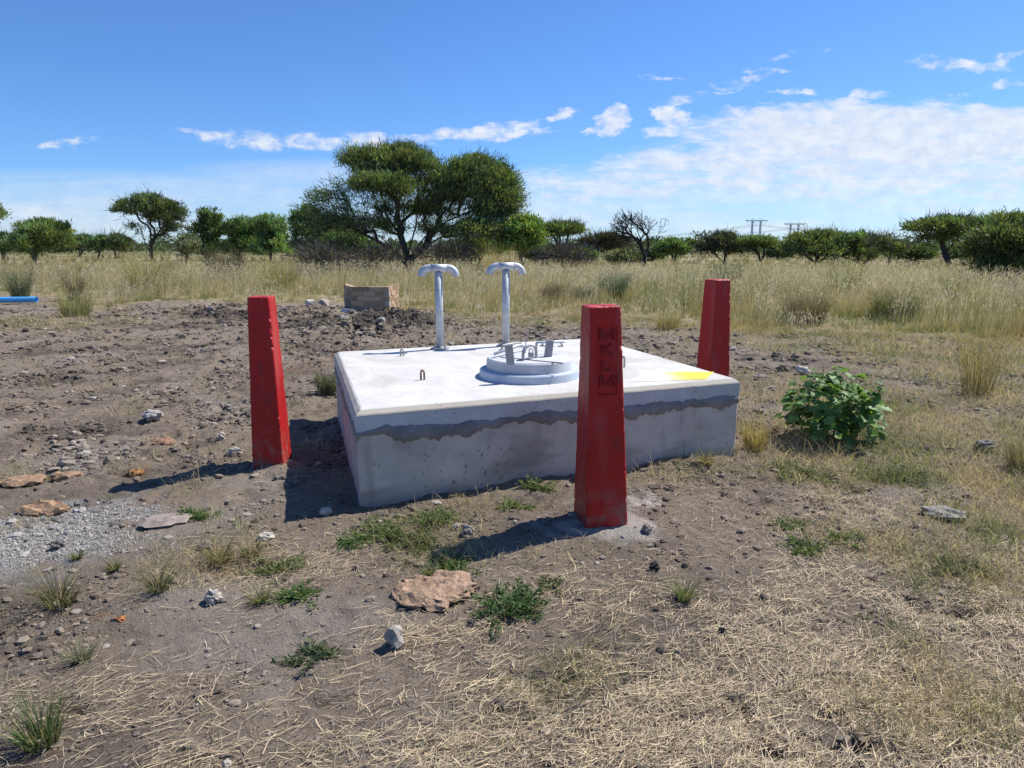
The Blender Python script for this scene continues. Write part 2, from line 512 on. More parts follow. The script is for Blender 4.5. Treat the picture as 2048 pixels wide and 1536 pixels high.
def dens_straw(x, y):
    n = fbm(x * 2.1, y * 2.1, 55, 4)
    return np.clip(ev(B_STRAW, x, y) * (0.85 + 0.9 * n) + 0.035 * (n > -.2) - ev(B_GRAVEL, x, y) * .5, 0, 1)


def rough_amt(x, y):
    return 0.7 + 1.15 * smooth(y, 3.0, 6.0) * (1 - smooth(x, 2.0, 4.0))


def gz(x, y):
    x = np.asarray(x, float); y = np.asarray(y, float)
    near = 1 - smooth(np.hypot(x, y), 26, 45)
    z = 0.02 * fbm(x * .35, y * .35, 1, 2) + 0.10 * smooth(np.hypot(x, y), 20, 60) * fbm(x * .05, y * .05, 2, 2)
    mo = ev(B_MOUND, x, y)
    pit_ = ev(B_PIT, x, y)
    z = z + mo + ev(B_RIDGE, x, y) - pit_ * (1 + .8 * fbm(x * 9, y * 9, 16, 2))
    n1 = fbm(x * 2.6, y * 2.6, 3, 3)
    n2 = fbm(x * 8, y * 8, 4, 3)
    bil = np.abs(pnoise(x * 5.5, y * 5.5, 5)) + 0.5 * np.abs(pnoise(x * 12, y * 12, 6))
    d = 0.016 * n1 + 0.007 * n2 + 0.014 * (0.45 - bil)
    pock = smooth(pnoise(x * 3.3, y * 3.3, 9), 0.42, 0.75) * 0.028
    d = d - .016 * smooth(pnoise(x * 8.5, y * 11, 14), .40, .62) * smooth(fbm(x * 1.1, y * 1.1, 15, 2), -.3, .4)
    z = z + near * (d * rough_amt(x, y) + mo * 0.5 * n2 - pock * rough_amt(x, y))
    return z


def gcol(x, y):
    sh = np.broadcast(x, y).shape
    c = np.empty(sh + (3,)); c[:] = (0.252, 0.204, 0.155)

    def lerp(m, k):
        m = np.clip(m, 0, 1)[..., None]
        c[:] = c * (1 - m) + np.array(k) * m
    n1 = fbm(x * .9, y * .9, 41, 4); n2 = fbm(x * 3.5, y * 3.5, 42, 3)
    lerp(smooth(n1, .0, .7) * .6, (0.135, 0.110, 0.090))
    lerp(smooth(-n1, .1, .8) * .6, (0.31, 0.275, 0.235))
    lerp(smooth(n2, .35, .8) * .45, (0.10, 0.082, 0.07))
    lerp(smooth(ev(B_RUST, x, y) * .7 + .55 * fbm(x * 6, y * 6, 47, 3) + .3 * n2, .35, 1.0) * .7 * smooth(ev(B_RUST, x, y), .1, .5), (0.22, 0.125, 0.075))
    lerp(smooth(ev(B_DAMP, x, y) + .35 * n2, .25, .75) * .85, (0.072, 0.06, 0.053))
    lerp(smooth(ev(B_PIT, x, y) + .012 * n2, .012, .035) * .6, (0.09, 0.075, 0.063))
    g = ev(B_GRAVEL, x, y); lerp(smooth(g + .3 * n2 + .15 * n1, .3, .7) * .9, (0.34, 0.325, 0.30))
    g = ev(B_CEMENT, x, y); lerp(smooth(g + .45 * n2 + .3 * fbm(x * 12, y * 12, 48, 3), .40, 1.0) * .85, (0.46, 0.425, 0.37))
    lerp(dens_straw(x, y) * .35, (0.27, 0.22, 0.15))
    lerp(dens_short(x, y) * .6, (0.27, 0.235, 0.14))
    f = field_d(x, y); fn = fbm(x * .25, y * .25, 61, 3)
    lerp(smooth(f + .5 * n2, -.6, 1.4) * .85, (0.33, 0.27, 0.165))
    lerp(smooth(f, .5, 2.5) * smooth(fn, -.1, .5) * .6, (0.19, 0.19, 0.08))
    lerp(smooth(np.hypot(x, y), 90, 220) * .9, (0.16, 0.15, 0.075))
    return c


def axis(fine_lo, fine_hi, step_fn, lo, hi):
    a = [fine_lo]
    while a[-1] < hi: a.append(a[-1] + step_fn(a[-1]))
    b = [fine_lo]
    while b[-1] > lo: b.append(b[-1] - step_fn(b[-1]))
    return np.array(b[:0:-1] + a)


XS = axis(0.0, 0, lambda v: 0.013 if abs(v) < 3.2 else 0.013 + 0.011 * (abs(v) - 3.2) if abs(v) < 40 else abs(v) * .05, -6000, 6000)
YS = axis(1.3, 0, lambda v: (0.0052 * max(v, 1.9) if v < 24 else 0.012 * v if v < 60 else .05 * v) if v >= 1.3 else 0.02 + .08 * abs(v - 1.3), -300, 6000)
gx, gy = np.meshgrid(XS, YS)
gV = np.stack([gx, gy, gz(gx, gy)], -1).reshape(-1, 3)
nx_, ny_ = len(XS), len(YS)
ii = (np.arange(ny_ - 1)[:, None] * nx_ + np.arange(nx_ - 1)[None, :]).ravel()
gF = np.stack([ii, ii + 1, ii + 1 + nx_, ii + nx_], -1)
ground = link('ground', mesh_np('ground', gV, [gF], gcol(gx, gy).reshape(-1, 3), True), M_SOIL)
tag(ground, kind='structure')
del gx, gy, gV, gF, ii


# ------------------------------------------------------------------ scatter builders
def ribbons(P, h, az, lean, width, col, nseg=2, tipc=None, flat=None, wdir=None):
    """grass blades: P (n,3) feet, h length, az lean azimuth, lean 0..1.6 (bend), width, col (n,3)"""
    n = len(P)
    t = np.linspace(0, 1, nseg + 1)[None, :]
    L = np.stack([np.cos(az), np.sin(az), np.zeros(n)], -1)
    th0 = lean[:, None] * (0.35 + 0.9 * t)              # angle from vertical grows along the blade
    th0 = np.minimum(th0, 1.75)
    dt = h[:, None] / nseg
    dz = np.cos(th0) * dt; dl = np.sin(th0) * dt
    cz = np.concatenate([np.zeros((n, 1)), np.cumsum(dz[:, :-1], 1)], 1)
    clat = np.concatenate([np.zeros((n, 1)), np.cumsum(dl[:, :-1], 1)], 1)
    C = P[:, None, :] + L[:, None, :] * clat[..., None]
    C[..., 2] += cz
    wa = rng.uniform(0, 2 * math.pi, n) if wdir is None else wdir
    Wd = np.stack([np.cos(wa), np.sin(wa), np.zeros(n)], -1)
    ww = width[:, None] * (1 - 0.88 * t ** 1.6) * .5
    A = C - Wd[:, None, :] * ww[..., None]; B = C + Wd[:, None, :] * ww[..., None]
    V = np.stack([A, B], 2).reshape(n, -1, 3)           # per blade: a0 b0 a1 b1 ...
    k = 2 * (nseg + 1)
    base = (np.arange(n) * k)[:, None]
    F = np.concatenate([np.stack([base[:, 0] + 2 * i, base[:, 0] + 2 * i + 1, base[:, 0] + 2 * i + 3, base[:, 0] + 2 * i + 2], -1) for i in range(nseg)])
    c0 = col[:, None, :] * np.ones((1, nseg + 1, 1))
    if tipc is not None:
        c0 = c0 * (1 - t[..., None] ** 1.3) + tipc[:, None, :] * t[..., None] ** 1.3
    Cc = np.repeat(c0, 2, axis=1).reshape(-1, 3)
    return V.reshape(-1, 3), F, Cc


def flat_straw(P, L, az, width, col, nseg=2, tilt=None, bend=None):
    n = len(P)
    t = np.linspace(-.5, .5, nseg + 1)
    bend = np.zeros(n) if bend is None else bend
    tilt = np.zeros(n) if tilt is None else tilt
    V = np.empty((n, nseg + 1, 2, 3))
    for i, tt in enumerate(t):
        a = az + bend * tt
        d = np.stack([np.cos(a), np.sin(a), tilt], -1)
        s = np.stack([-np.sin(a), np.cos(a), np.zeros(n)], -1)
        c = P + d * (L * tt)[:, None] + s * (bend * L * (tt ** 2 - .08))[:, None]
        ww = (width * .5 * (1.0 if i < nseg else .5))[:, None]
        V[:, i, 0] = c - s * ww; V[:, i, 1] = c + s * ww
    k = 2 * (nseg + 1); base = np.arange(n) * k
    F = np.concatenate([np.stack([base + 2 * i, base + 2 * i + 1, base + 2 * i + 3, base + 2 * i + 2], -1) for i in range(nseg)])
    return V.reshape(-1, 3), F, np.repeat(col, k, axis=0)


def join(parts):
    Vs, Fs, Cs, o = [], [], [], 0
    for V, F, C in parts:
        Vs.append(V); Cs.append(C); Fs.append(F + o); o += len(V)
    return np.concatenate(Vs), Fs, np.concatenate(Cs)


_t = (1 + 5 ** .5) / 2
ICO_V = np.array([(-1, _t, 0), (1, _t, 0), (-1, -_t, 0), (1, -_t, 0), (0, -1, _t), (0, 1, _t), (0, -1, -_t), (0, 1, -_t), (_t, 0, -1), (_t, 0, 1), (-_t, 0, -1), (-_t, 0, 1)]) / math.hypot(1, _t)
ICO_F = np.array([(0, 11, 5), (0, 5, 1), (0, 1, 7), (0, 7, 10), (0, 10, 11), (1, 5, 9), (5, 11, 4), (11, 10, 2), (10, 7, 6), (7, 1, 8), (3, 9, 4), (3, 4, 2), (3, 2, 6), (3, 6, 8), (3, 8, 9), (4, 9, 5), (2, 4, 11), (6, 2, 10), (8, 6, 7), (9, 8, 1)])


def subdiv(V, F):
    V = list(map(tuple, V)); cache = {}; nf = []

    def mid(a, b):
        k = (min(a, b), max(a, b))
        if k not in cache:
            p = (np.array(V[a]) + np.array(V[b])) / 2
            V.append(tuple(p / np.linalg.norm(p))); cache[k] = len(V) - 1
        return cache[k]
    for a, b, c in F:
        x, y, z = mid(a, b), mid(b, c), mid(c, a)
        nf += [(a, x, z), (x, b, y), (z, y, c), (x, y, z)]
    return np.array(V), np.array(nf)


ICO2 = subdiv(ICO_V, ICO_F)
ICO3 = subdiv(*ICO2)
ICO4 = subdiv(*ICO3)


def clods(P, s, col, flat=0.65, jit=.28):
    n = len(P)
    V = np.repeat(ICO_V[None], n, 0) * rng.uniform(1 - jit, 1 + jit, (n, 12, 1))
    ax = rng.uniform(.65, 1.35, (n, 1, 3)); V = V * ax
    a = rng.uniform(0, 6.28, n); ca, sa = np.cos(a)[:, None], np.sin(a)[:, None]
    V = np.stack([V[..., 0] * ca - V[..., 1] * sa, V[..., 0] * sa + V[..., 1] * ca, V[..., 2] * flat], -1)
    V = V * s[:, None, None] + P[:, None, :]
    F = (np.arange(n) * 12)[:, None, None] + ICO_F[None]
    return V.reshape(-1, 3), F.reshape(-1, 3), np.repeat(col, 12, 0)


def sample(n, x0, x1, y0, y1, dens, power=1.0):
    """points over the visible wedge with probability ~ dens(x,y), denser near the camera by y**-power"""
    out_ = []
    tot = 0
    while tot < n:
        m = max(4 * n, 4000)
        u = rng.uniform(0, 1, m)
        if abs(power - 1) < 1e-6: y = y0 * (y1 / y0) ** u
        else:
            q = 1 - power; y = (y0 ** q + u * (y1 ** q - y0 ** q)) ** (1 / q)
        half = 0.88 * y + 1.3
        x = rng.uniform(-1, 1, m) * half
        # uniform in the row: row width grows with y, so thin it out to keep the density per area
        keep = rng.uniform(0, 1, m) < dens(x, y) * np.ones(m)
        keep &= (x > x0) & (x < x1)
        out_.append(np.stack([x[keep], y[keep]], -1)); tot += keep.sum()
        if len(out_) > 60: break
    P = np.concatenate(out_)[:n]
    return P


def on_ground(P, dz=0.0):
    return np.concatenate([P, (gz(P[:, 0], P[:, 1]) + dz)[:, None]], 1)


TK = [at(711, 822, .605), at(1480, 757, .605), at(1192, 675, .605), at(668, 703, .605)]   # slab corners


def off_tank(P, pad=0.0):
    ins = np.ones(len(P), bool)
    for i in range(4):
        a, b = TK[i][:2], TK[(i + 1) % 4][:2]
        e = (b - a) / np.linalg.norm(b - a)
        ins &= (e[0] * (P[:, 1] - a[1]) - e[1] * (P[:, 0] - a[0])) > -pad
    return P[~ins]


# soil clods and crumbs
def d_clod(x, y):
    f = smooth(-field_d(x, y), -.6, .4)
    n = smooth(fbm(x * 1.3, y * 1.3, 91, 4), -.35, .65)
    return np.clip(f * (0.08 + .9 * n * n) * (1 - .75 * dens_short(x, y)) * (1 - .6 * dens_straw(x, y)) * (0.6 + .4 * smooth(y, 3, 5.5)) + ev(B_MOUND, x, y) * 2.0, 0, 1)


P = off_tank(sample(95000, -30, 14, 1.5, 18, d_clod, .75))
s = 0.0027 * (1 - rng.uniform(0, 1, len(P))) ** (-.50) * (0.5 + .16 * P[:, 1])
s = np.minimum(s, .010 + .0042 * P[:, 1]) * (1 + .5 * np.clip(ev(B_MOUND, P[:, 0], P[:, 1]) * 5, 0, 1))
cc = gcol(P[:, 0], P[:, 1]) * rng.uniform(.45, 1.15, (len(P), 1))
pale = rng.uniform(0, 1, len(P)) < .035
cc[pale] = np.array([.36, .32, .27]) * rng.uniform(.7, 1.2, (pale.sum(), 1))
# a second, sparser set of bigger lumps over the churned ground further back
Pb = off_tank(sample(8000, -30, 2.2, 4.8, 17, lambda x, y: d_clod(x, y) * smooth(fbm(x * .9, y * .9, 92, 3), -.25, .5) * (1 - smooth(x, 1.6, 3.2)), .1))
sb = np.minimum(.010 * (1 - rng.uniform(0, 1, len(Pb))) ** (-.36), .05)
cb = gcol(Pb[:, 0], Pb[:, 1]) * rng.uniform(.35, 1.05, (len(Pb), 1))
pb_ = rng.uniform(0, 1, len(Pb)) < .02
cb[pb_] = np.array([.33, .29, .24]) * rng.uniform(.7, 1.2, (pb_.sum(), 1))
P = np.concatenate([P, Pb]); s = np.concatenate([s, sb]); cc = np.concatenate([cc, cb])
P3 = on_ground(P); P3[:, 2] += s * .2
V, F, C = clods(P3, s, cc, .55)
tag(link('soil_clods', mesh_np('soil_clods', V, [F], C), M_CLOD), 'crumbs and small clods of dry grey brown soil over the bare ground', 'soil', kind='stuff')

# pale gravel patch
P = sample(13000, -8, -.2, 2.2, 6, lambda x, y: smooth(ev(B_GRAVEL, x, y) + .25 * fbm(x * 3, y * 3, 12, 3) + .3 * fbm(x * 11, y * 11, 13, 2), .25, 1.0), .3)
s = rng.uniform(.0016, .0054, len(P)) * np.where(rng.uniform(0, 1, len(P)) < .06, 2.0, 1)
cc = np.array([.36, .335, .30]) * rng.uniform(.55, 1.25, (len(P), 1))
P3 = on_ground(P); P3[:, 2] += s * .3
V, F, C = clods(P3, s, cc, .8)
tag(link('pale_gravel', mesh_np('pale_gravel', V, [F], C), M_CLOD), 'patch of pale grey gravel spread on the soil', 'gravel', kind='stuff')

# loose straw
P = off_tank(sample(56000, -6, 9, 1.45, 9, dens_straw, .35), .02)
n = len(P)
L = rng.gamma(2.2, .022, n) + .012
long_ = rng.uniform(0, 1, n) < .02
L[long_] = rng.uniform(.12, .3, long_.sum())
az_ = rng.normal(.7, .7, n)
wd = rng.uniform(.0009, .0025, n) + .0012 * (rng.uniform(0, 1, n) < .15)
cc = np.array([.70, .565, .37]) * rng.uniform(.45, 1.2, (n, 1)) * np.array([1, 1, 1]) + rng.normal(0, .015, (n, 3))
dark = rng.uniform(0, 1, n) < .32
cc[dark] = np.array([.20, .15, .10]) * rng.uniform(.6, 1.3, (dark.sum(), 1))
P3 = on_ground(P); P3[:, 2] += rng.uniform(.001, .013, n)
V, F, C = flat_straw(P3, L, az_, wd, cc, 2, rng.normal(0, .16, n), rng.normal(0, .22, n))
# short upright stubble among it
P2s = off_tank(sample(6000, -6, 9, 1.45, 7, dens_straw, .3), .02)
n2s = len(P2s)
V2, F2, C2 = ribbons(on_ground(P2s, -.003), rng.gamma(2, .02, n2s) + .01, rng.normal(.9, 1.3, n2s), rng.uniform(.5, 1.5, n2s), rng.uniform(.0015, .003, n2s),
                     np.array([.64, .54, .36]) * rng.uniform(.6, 1.2, (n2s, 1)), 2)
V, Fs, C = join([(V, F, C), (V2, F2, C2)])
tag(link('loose_straw', mesh_np('loose_straw', V, Fs, C), M_STRAW), 'loose dry straw lying over the soil in the foreground', 'straw', kind='stuff')

# short creeping grass, half dry
P = off_tank(sample(78000, -14, 18, 1.5, 17, dens_short, .75), .02)
n = len(P)
gn = fbm(P[:, 0] * 1.2, P[:, 1] * 1.2, 19, 3) + rng.normal(0, .3, n)
green = smooth(gn, -.2, .5)[:, None]
cc = (np.array([.58, .48, .29]) * (1 - green) + np.array([.22, .26, .09]) * green) * rng.uniform(.5, 1.25, (n, 1))
hh = rng.gamma(2.5, .024, n) * (1 + .06 * P[:, 1]) + .012
V, F, C = ribbons(on_ground(P, -.004), hh, rng.uniform(0, 6.28, n), rng.uniform(.9, 2.1, n), rng.uniform(.0022, .005, n) * (.6 + .1 * P[:, 1]), cc, 2, cc * np.array([1.15, 1.05, .95]))
tag(link('short_grass', mesh_np('short_grass', V, [F], C), M_GRASS), 'short half dry grass creeping over the ground', 'grass', kind='stuff')


# tall grass of the field
def tall_grass():
    parts = []
    bands = [(8.0, 12.5, 26000, 3, 1.0), (12.5, 20, 95000, 3, 1.0), (20, 34, 80000, 2, 1.5), (34, 62, 70000, 2, 2.6), (62, 170, 52000, 2, 5.5)]
    for (y0, y1, n, ns, wk) in bands:
        def dd(x, y):
            f = field_d(x, y) + .5
            cl_ = smooth(fbm(x * 1.1, y * 1.1, 71, 3), -.35, .4)
            return smooth(f, -.2, 1.2) * (.12 + .88 * cl_)
        nb = 13
        T = sample(n // nb, -400, 400, y0, y1, dd, .55)
        T = T[np.repeat(np.arange(len(T)), nb)]
        n_ = len(T); nt_ = n_ // nb
        per = lambda v: np.repeat(v, nb, axis=0)
        ang = rng.uniform(0, 6.28, n_); rr = np.abs(rng.normal(0, .055 * (1 + .25 * (wk - 1)), n_))
        P = T + np.stack([np.cos(ang) * rr, np.sin(ang) * rr], -1)
        x, y = T[:, 0], T[:, 1]
        f = field_d(x, y)
        ramp = .18 + .82 * smooth(f, .4, 6.0)
        big = fbm(x * .22, y * .22, 81, 3)
        clump = fbm(x * .9, y * .9, 82, 2)
        h = (.46 + .20 * big + .22 * clump + per(rng.normal(0, .11, nt_))) * rng.uniform(.55, 1.25, n_) * ramp
        h = np.clip(h, .08, 1.15)
        g = smooth(fbm(x * .35 + 5, y * .5, 83, 4) + .35 * clump + per(rng.normal(0, .25, nt_)), -.30, .40)[:, None]
        pal = smooth(fbm(x * .5, y * .9, 84, 3) + per(rng.normal(0, .3, nt_)), .0, .6)[:, None]
        dry = np.array([.56, .43, .17]) * (1 - pal) + np.array([.68, .56, .34]) * pal
        grn = np.array([.25, .30, .075])
        cc = (dry * (1 - g) + grn * g) * rng.uniform(.6, 1.2, (n_, 1)) * per(rng.uniform(.55, 1.15, (nt_, 1)))
        tip = cc * .55 + np.array([.70, .58, .34]) * .45
        wind = .5 + 1.6 * fbm(x * .4, y * .4, 85, 2)
        az_ = np.where(rng.uniform(0, 1, n_) < .6, ang + rng.normal(0, .5, n_), wind + rng.normal(0, .5, n_))
        ln = np.abs(per(rng.normal(.36, .34, nt_)) + rng.normal(.10, .28, n_))
        parts.append(ribbons(on_ground(P, -.02), h, az_, ln, rng.uniform(.0035, .0075, n_) * wk, cc, ns, tip, wdir=rng.normal(0, .7, n_)))
    # seed heads
    P = sample(16000, -60, 60, 12.5, 34, lambda x, y: smooth(field_d(x, y), .2, 1.5) * smooth(fbm(x * .6, y * .6, 87, 3), -.4, .5), .5)
    n_ = len(P)
    h = rng.uniform(.55, .98, n_) * (.25 + .75 * smooth(field_d(P[:, 0], P[:, 1]), .5, 6))
    az_ = rng.normal(.2, 1.2, n_); ln = np.abs(rng.normal(.3, .2, n_))
    cc = np.array([.78, .67, .46]) * rng.uniform(.7, 1.1, (n_, 1))
    parts.append(ribbons(on_ground(P), h, az_, ln, np.full(n_, .004) * (.5 + .04 * P[:, 1]), cc, 3, cc, wdir=rng.normal(0, .5, n_)))
    top = on_ground(P); eff = np.minimum(ln * .85, 1.6)
    top[:, 2] += h * np.cos(eff) * .96; top[:, 0] += np.cos(az_) * h * np.sin(eff) * .9; top[:, 1] += np.sin(az_) * h * np.sin(eff) * .9
    for k in range(3):
        q = top + rng.normal(0, .028, (n_, 3)) * np.array([1, 1, 1.6])
        parts.append(ribbons(q, rng.uniform(.04, .10, n_), rng.uniform(0, 6.28, n_), rng.uniform(.2, 1.4, n_), np.full(n_, .008) * (.6 + .03 * P[:, 1]), cc * 1.05, 2, wdir=rng.normal(0, .6, n_)))
    # fold equal face shapes together
    return join(parts)


V, Fs, C = tall_grass()
tag(link('tall_grass', mesh_np('tall_grass', V, Fs, C), M_GRASS), 'tall dry yellow and green grass covering the field behind the clearing', 'grass', kind='stuff')
del V, Fs, C


# ================================================================== the concrete chamber
cen = sum(TK) / 4
e1 = TK[1] - TK[0]; ANG = math.atan2(e1[1], e1[0])
tank = empty('concrete_chamber', (cen[0], cen[1], 0), 'low grey concrete chamber with a white flat cover slab and a dark mortar joint', 'chamber')
TZ = .605
LOC = [np.array([p[0] - cen[0], p[1] - cen[1]]) for p in TK]      # slab outline, tank-local


def inset(poly, d):
    """move every edge of a convex ccw outline inward by d"""
    n = len(poly); res = []
    for i in range(n):
        p0, p1, p2 = poly[i - 1], poly[i], poly[(i + 1) % n]
        a = (p1 - p0) / np.linalg.norm(p1 - p0); b = (p2 - p1) / np.linalg.norm(p2 - p1)
        na, nb = np.array([-a[1], a[0]]), np.array([-b[1], b[0]])
        m = na + nb; m = m / (m @ na)
        res.append(p1 + m * d)
    return res


def perimeter(poly, seg):
    pts, nr, u = [], [], 0.0
    us = []
    for i in range(len(poly)):
        a, b = poly[i], poly[(i + 1) % len(poly)]
        L = np.linalg.norm(b - a); k = max(2, int(np.linalg.norm(LOC[(i + 1) % 4] - LOC[i]) / seg)); e = (b - a) / L
        for j in range(k):
            pts.append(a + (b - a) * j / k); nr.append((e[1], -e[0])); us.append(u + L * j / k)
        u += L
    return np.array(pts), np.array(nr), np.array(us)


# cover slab: 0.455 - 0.605 with a chamfered upper edge, slightly wavy
SB = .462
prof = [(.0, SB), (-.002, .50), (-.001, .545), (.0, TZ - .034), (.004, TZ - .026), (.030, TZ - .004), (.042, TZ)]
V, F = [], []
rows = []
for (d, z) in prof:
    p, nr, us = perimeter(inset(LOC, d), .03)
    wv = .0022 * fbm(us * 6, us * 0 + z * 9, 5, 3)
    zz = z + (.002 * fbm(us * 9, us * 0 + 3, 8, 3) if z > .55 else 0)
    q = np.stack([p[:, 0] + nr[:, 0] * wv, p[:, 1] + nr[:, 1] * wv, np.full(len(p), z) + (zz - z)], -1)
    rows.append(q)
m = len(rows[0])
V = np.concatenate(rows)
ri = np.arange(m)
F = np.concatenate([np.stack([i * m + ri, i * m + (ri + 1) % m, (i + 1) * m + (ri + 1) % m, (i + 1) * m + ri], -1) for i in range(len(prof) - 1)])
me = mesh_np('cover_slab', V, [F, (np.arange(m)[::-1])[None], ((len(prof) - 1) * m + np.arange(m))[None]])
link('cover_slab', me, M_SLAB, tank)


# walls with stained faces
M_WALLC = mat_attr('wall_face', rough=.9, spec=.2, nscale=7, namp=.22, bump=.3, bscale=40, bdist=.006)
wo = inset(LOC, .004)
p, nr, us = perimeter(wo, .012)
zs = np.arange(-.25, SB - .0005, .012); zs = np.append(zs, SB - .002)
nP, nZ = len(p), len(zs)
UU, ZZ = np.meshgrid(us, zs)
PX = np.broadcast_to(p[:, 0], UU.shape); PY = np.broadcast_to(p[:, 1], UU.shape)
wv = .003 * fbm(UU * 4, ZZ * 6, 15, 3)
low = smooth(ZZ, .10, -.02) * .0
Vw = np.stack([PX + nr[:, 0] * wv, PY + nr[:, 1] * wv, ZZ], -1).reshape(-1, 3)
ri = np.arange(nP)
Fw = np.concatenate([np.stack([i * nP + ri, i * nP + (ri + 1) % nP, (i + 1) * nP + (ri + 1) % nP, (i + 1) * nP + ri], -1) for i in range(nZ - 1)])
c = np.empty(UU.shape + (3,)); c[:] = (.56, .485, .40)
n1 = fbm(UU * 2.2, ZZ * 3.2, 21, 4); n2 = fbm(UU * 9, ZZ * 9, 22, 4)


def lerpc(mk, k):
    mk = np.clip(mk, 0, 1)[..., None]; c[:] = c * (1 - mk) + np.array(k) * mk


lerpc(smooth(n1, 0, .8) * .55, (.66, .59, .50))
lerpc(smooth(-n1, .05, .7) * .75, (.34, .29, .235))
lerpc(smooth(fbm(UU * 1.4, ZZ * 5, 27, 4), .2, .8) * smooth(ZZ, .30, .12) * .6, (.27, .225, .18))
lerpc(smooth(fbm(UU * 7, ZZ * 1.1, 28, 3), .35, .9) * .45, (.30, .26, .215))
lerpc(smooth(n2, .45, 1.1) * .35, (.27, .25, .22))
lerpc(smooth(ZZ, .15, .0) * (.55 + .6 * n1), (.30, .26, .215))         # soil splashed on the foot
lerpc(smooth(fbm(UU * 38, ZZ * 44, 23, 2), .62, .8) * smooth(fbm(UU * 3, ZZ * 3, 25, 2), -.1, .5) * .8, (.09, .08, .075))
Le = [np.linalg.norm(LOC[(i + 1) % 4] - LOC[i]) for i in range(4)]
left = (UU > sum(Le[:3]))
lerpc(left * (.55 + .3 * fbm(UU * 12, ZZ * 1.2, 24, 2)), (.52, .33, .32))   # pinkish overspray on the left wall
link('chamber_wall', mesh_np('chamber_wall', Vw, [Fw, ((nZ - 1) * nP + ri)[None]], c.reshape(-1, 3), True), M_WALLC, tank)

# mortar joint with ragged edges, standing 7 mm proud of the wall
p, nr, us = perimeter(LOC, .008)
Ltot = sum(Le)
top_ = .486 + .034 * fbm(us * 2.2, us * 0, 34, 3) + .013 * fbm(us * 9, us * 0, 33, 5, .6)
bot_ = .425 - .045 * fbm(us * 2.4, us * 0 + 5, 31, 2) - .045 * np.abs(fbm(us * 5, us * 0, 32, 5, .6)) - .03 * smooth(np.sin(us * 5.3), .75, 1)
prof = [(-.006, lambda: bot_), (.0045, lambda: bot_ + .006), (.007, lambda: bot_ * .6 + top_ * .4), (.006, lambda: top_ - .008), (-.006, lambda: top_)]
V = np.concatenate([np.stack([p[:, 0] + nr[:, 0] * d, p[:, 1] + nr[:, 1] * d, zf()], -1) for d, zf in prof])
m = len(p); ri = np.arange(m)
F = np.concatenate([np.stack([i * m + ri, i * m + (ri + 1) % m, (i + 1) * m + (ri + 1) % m, (i + 1) * m + ri], -1) for i in range(len(prof) - 1)])
link('mortar_joint', mesh_np('mortar_joint', V, [F], None, True), M_MORTAR, tank)


def tl(px, py, z=TZ):
    """photo pixel on the slab top -> tank-local"""
    q = at(px, py, z); return (q[0] - cen[0], q[1] - cen[1], z)


# raised collar round the opening
cc_ = tl(1058, 751, .605); cx, cy = cc_[0], cc_[1]
b = MB()
b.lathe([(.372, TZ - .002), (.374, TZ + .004), (.368, TZ + .052), (.360, TZ + .060), (.318, TZ + .061)], 72)
b.build('collar_ring', M_COLLAR, tank, (cx, cy, 0), smoothf=False)
for (px, py, pt, lean, mt) in ((845, 760, 742, .0, M_RUST), (804, 712, 697, .0, M_STEEL), (1246, 735, 712, 0, M_STEEL)):
    q = tl(px, py); hgt = (py - pt) / FPX * 5.6
    b = MB()
    b.tube([(q[0] - .011, q[1], TZ - .01), (q[0] - .011, q[1], TZ + hgt * .75), (q[0] - .004, q[1], TZ + hgt), (q[0] + .006, q[1], TZ + hgt), (q[0] + .012, q[1] + .01, TZ + hgt * .72), (q[0] + .012, q[1] + .012, TZ - .01)],
           .0075, 8)
    b.build('lifting_eye', mt, tank, smoothf=True)
# bent bar handles cast into the far side of the slab
for (xa, ya, xb, yb, zt) in ((1085, 692, 1122, 693, .05), (1004, 700, 1042, 694, .045)):
    a = tl(xa, ya); d = tl(xb, yb); b = MB()
    u = (Vector(d) - Vector(a)); u.z = 0; ul = u.normalized()
    A, D = Vector((a[0], a[1], TZ)), Vector((d[0], d[1], TZ))
    b.tube([A - Vector((0, 0, .01)), A + Vector((0, 0, zt * .7)), A + ul * .015 + Vector((0, 0, zt)), D - ul * .015 + Vector((0, 0, zt)), D + Vector((0, 0, zt * .7)) , D + ul * .02 + Vector((0, 0, -.01))], .009, 8)
    b.build('bar_handle', M_STEEL, tank, smoothf=True)
    for q in (A, D):
        b = MB(); b.lathe([(.030, TZ + .0005), (.030, TZ + .006), (.012, TZ + .008)], 14, (q.x, q.y, 0))
        b.build('fixing_plate', M_STEEL, tank)
# faded yellow paint near the right corner
m_, t = new_mat('faded_yellow_paint')
pos = t.add('ShaderNodeTexCoord').outputs['Object']
gen = t.add('ShaderNodeSeparateXYZ', {0: t.add('ShaderNodeTexCoord').outputs['Generated']})
edge = t.math('ADD', t.math('MULTIPLY', gen.outputs[0], 2.1), t.math('MULTIPLY_ADD', t.noise(pos, 30, 5, .7), 1.0, -1.1))
cy_ = t.mix(t.sstep(edge, .0, .8), (.78, .76, .66), (.80, .62, .06))
pp = t.add('ShaderNodeBsdfPrincipled', {'Base Color': cy_, 'Roughness': .75})
out(t, pp.outputs[0])
q = [tl(*s_) for s_ in ((1258, 764), (1412, 759), (1428, 744), (1296, 744))]
nn = 24; V = []
for j in range(7):
    for i in range(nn):
        u, v = i / (nn - 1), j / 6
        P_ = (1 - v) * ((1 - u) * np.array(q[0]) + u * np.array(q[1])) + v * ((1 - u) * np.array(q[3]) + u * np.array(q[2]))
        edge_j = .010 * pnoise(u * 9, v * 7, 3) * (1 if j in (0, 6) or i in (0, nn - 1) else 0)
        V.append((P_[0] + edge_j, P_[1] + edge_j, TZ + .002))
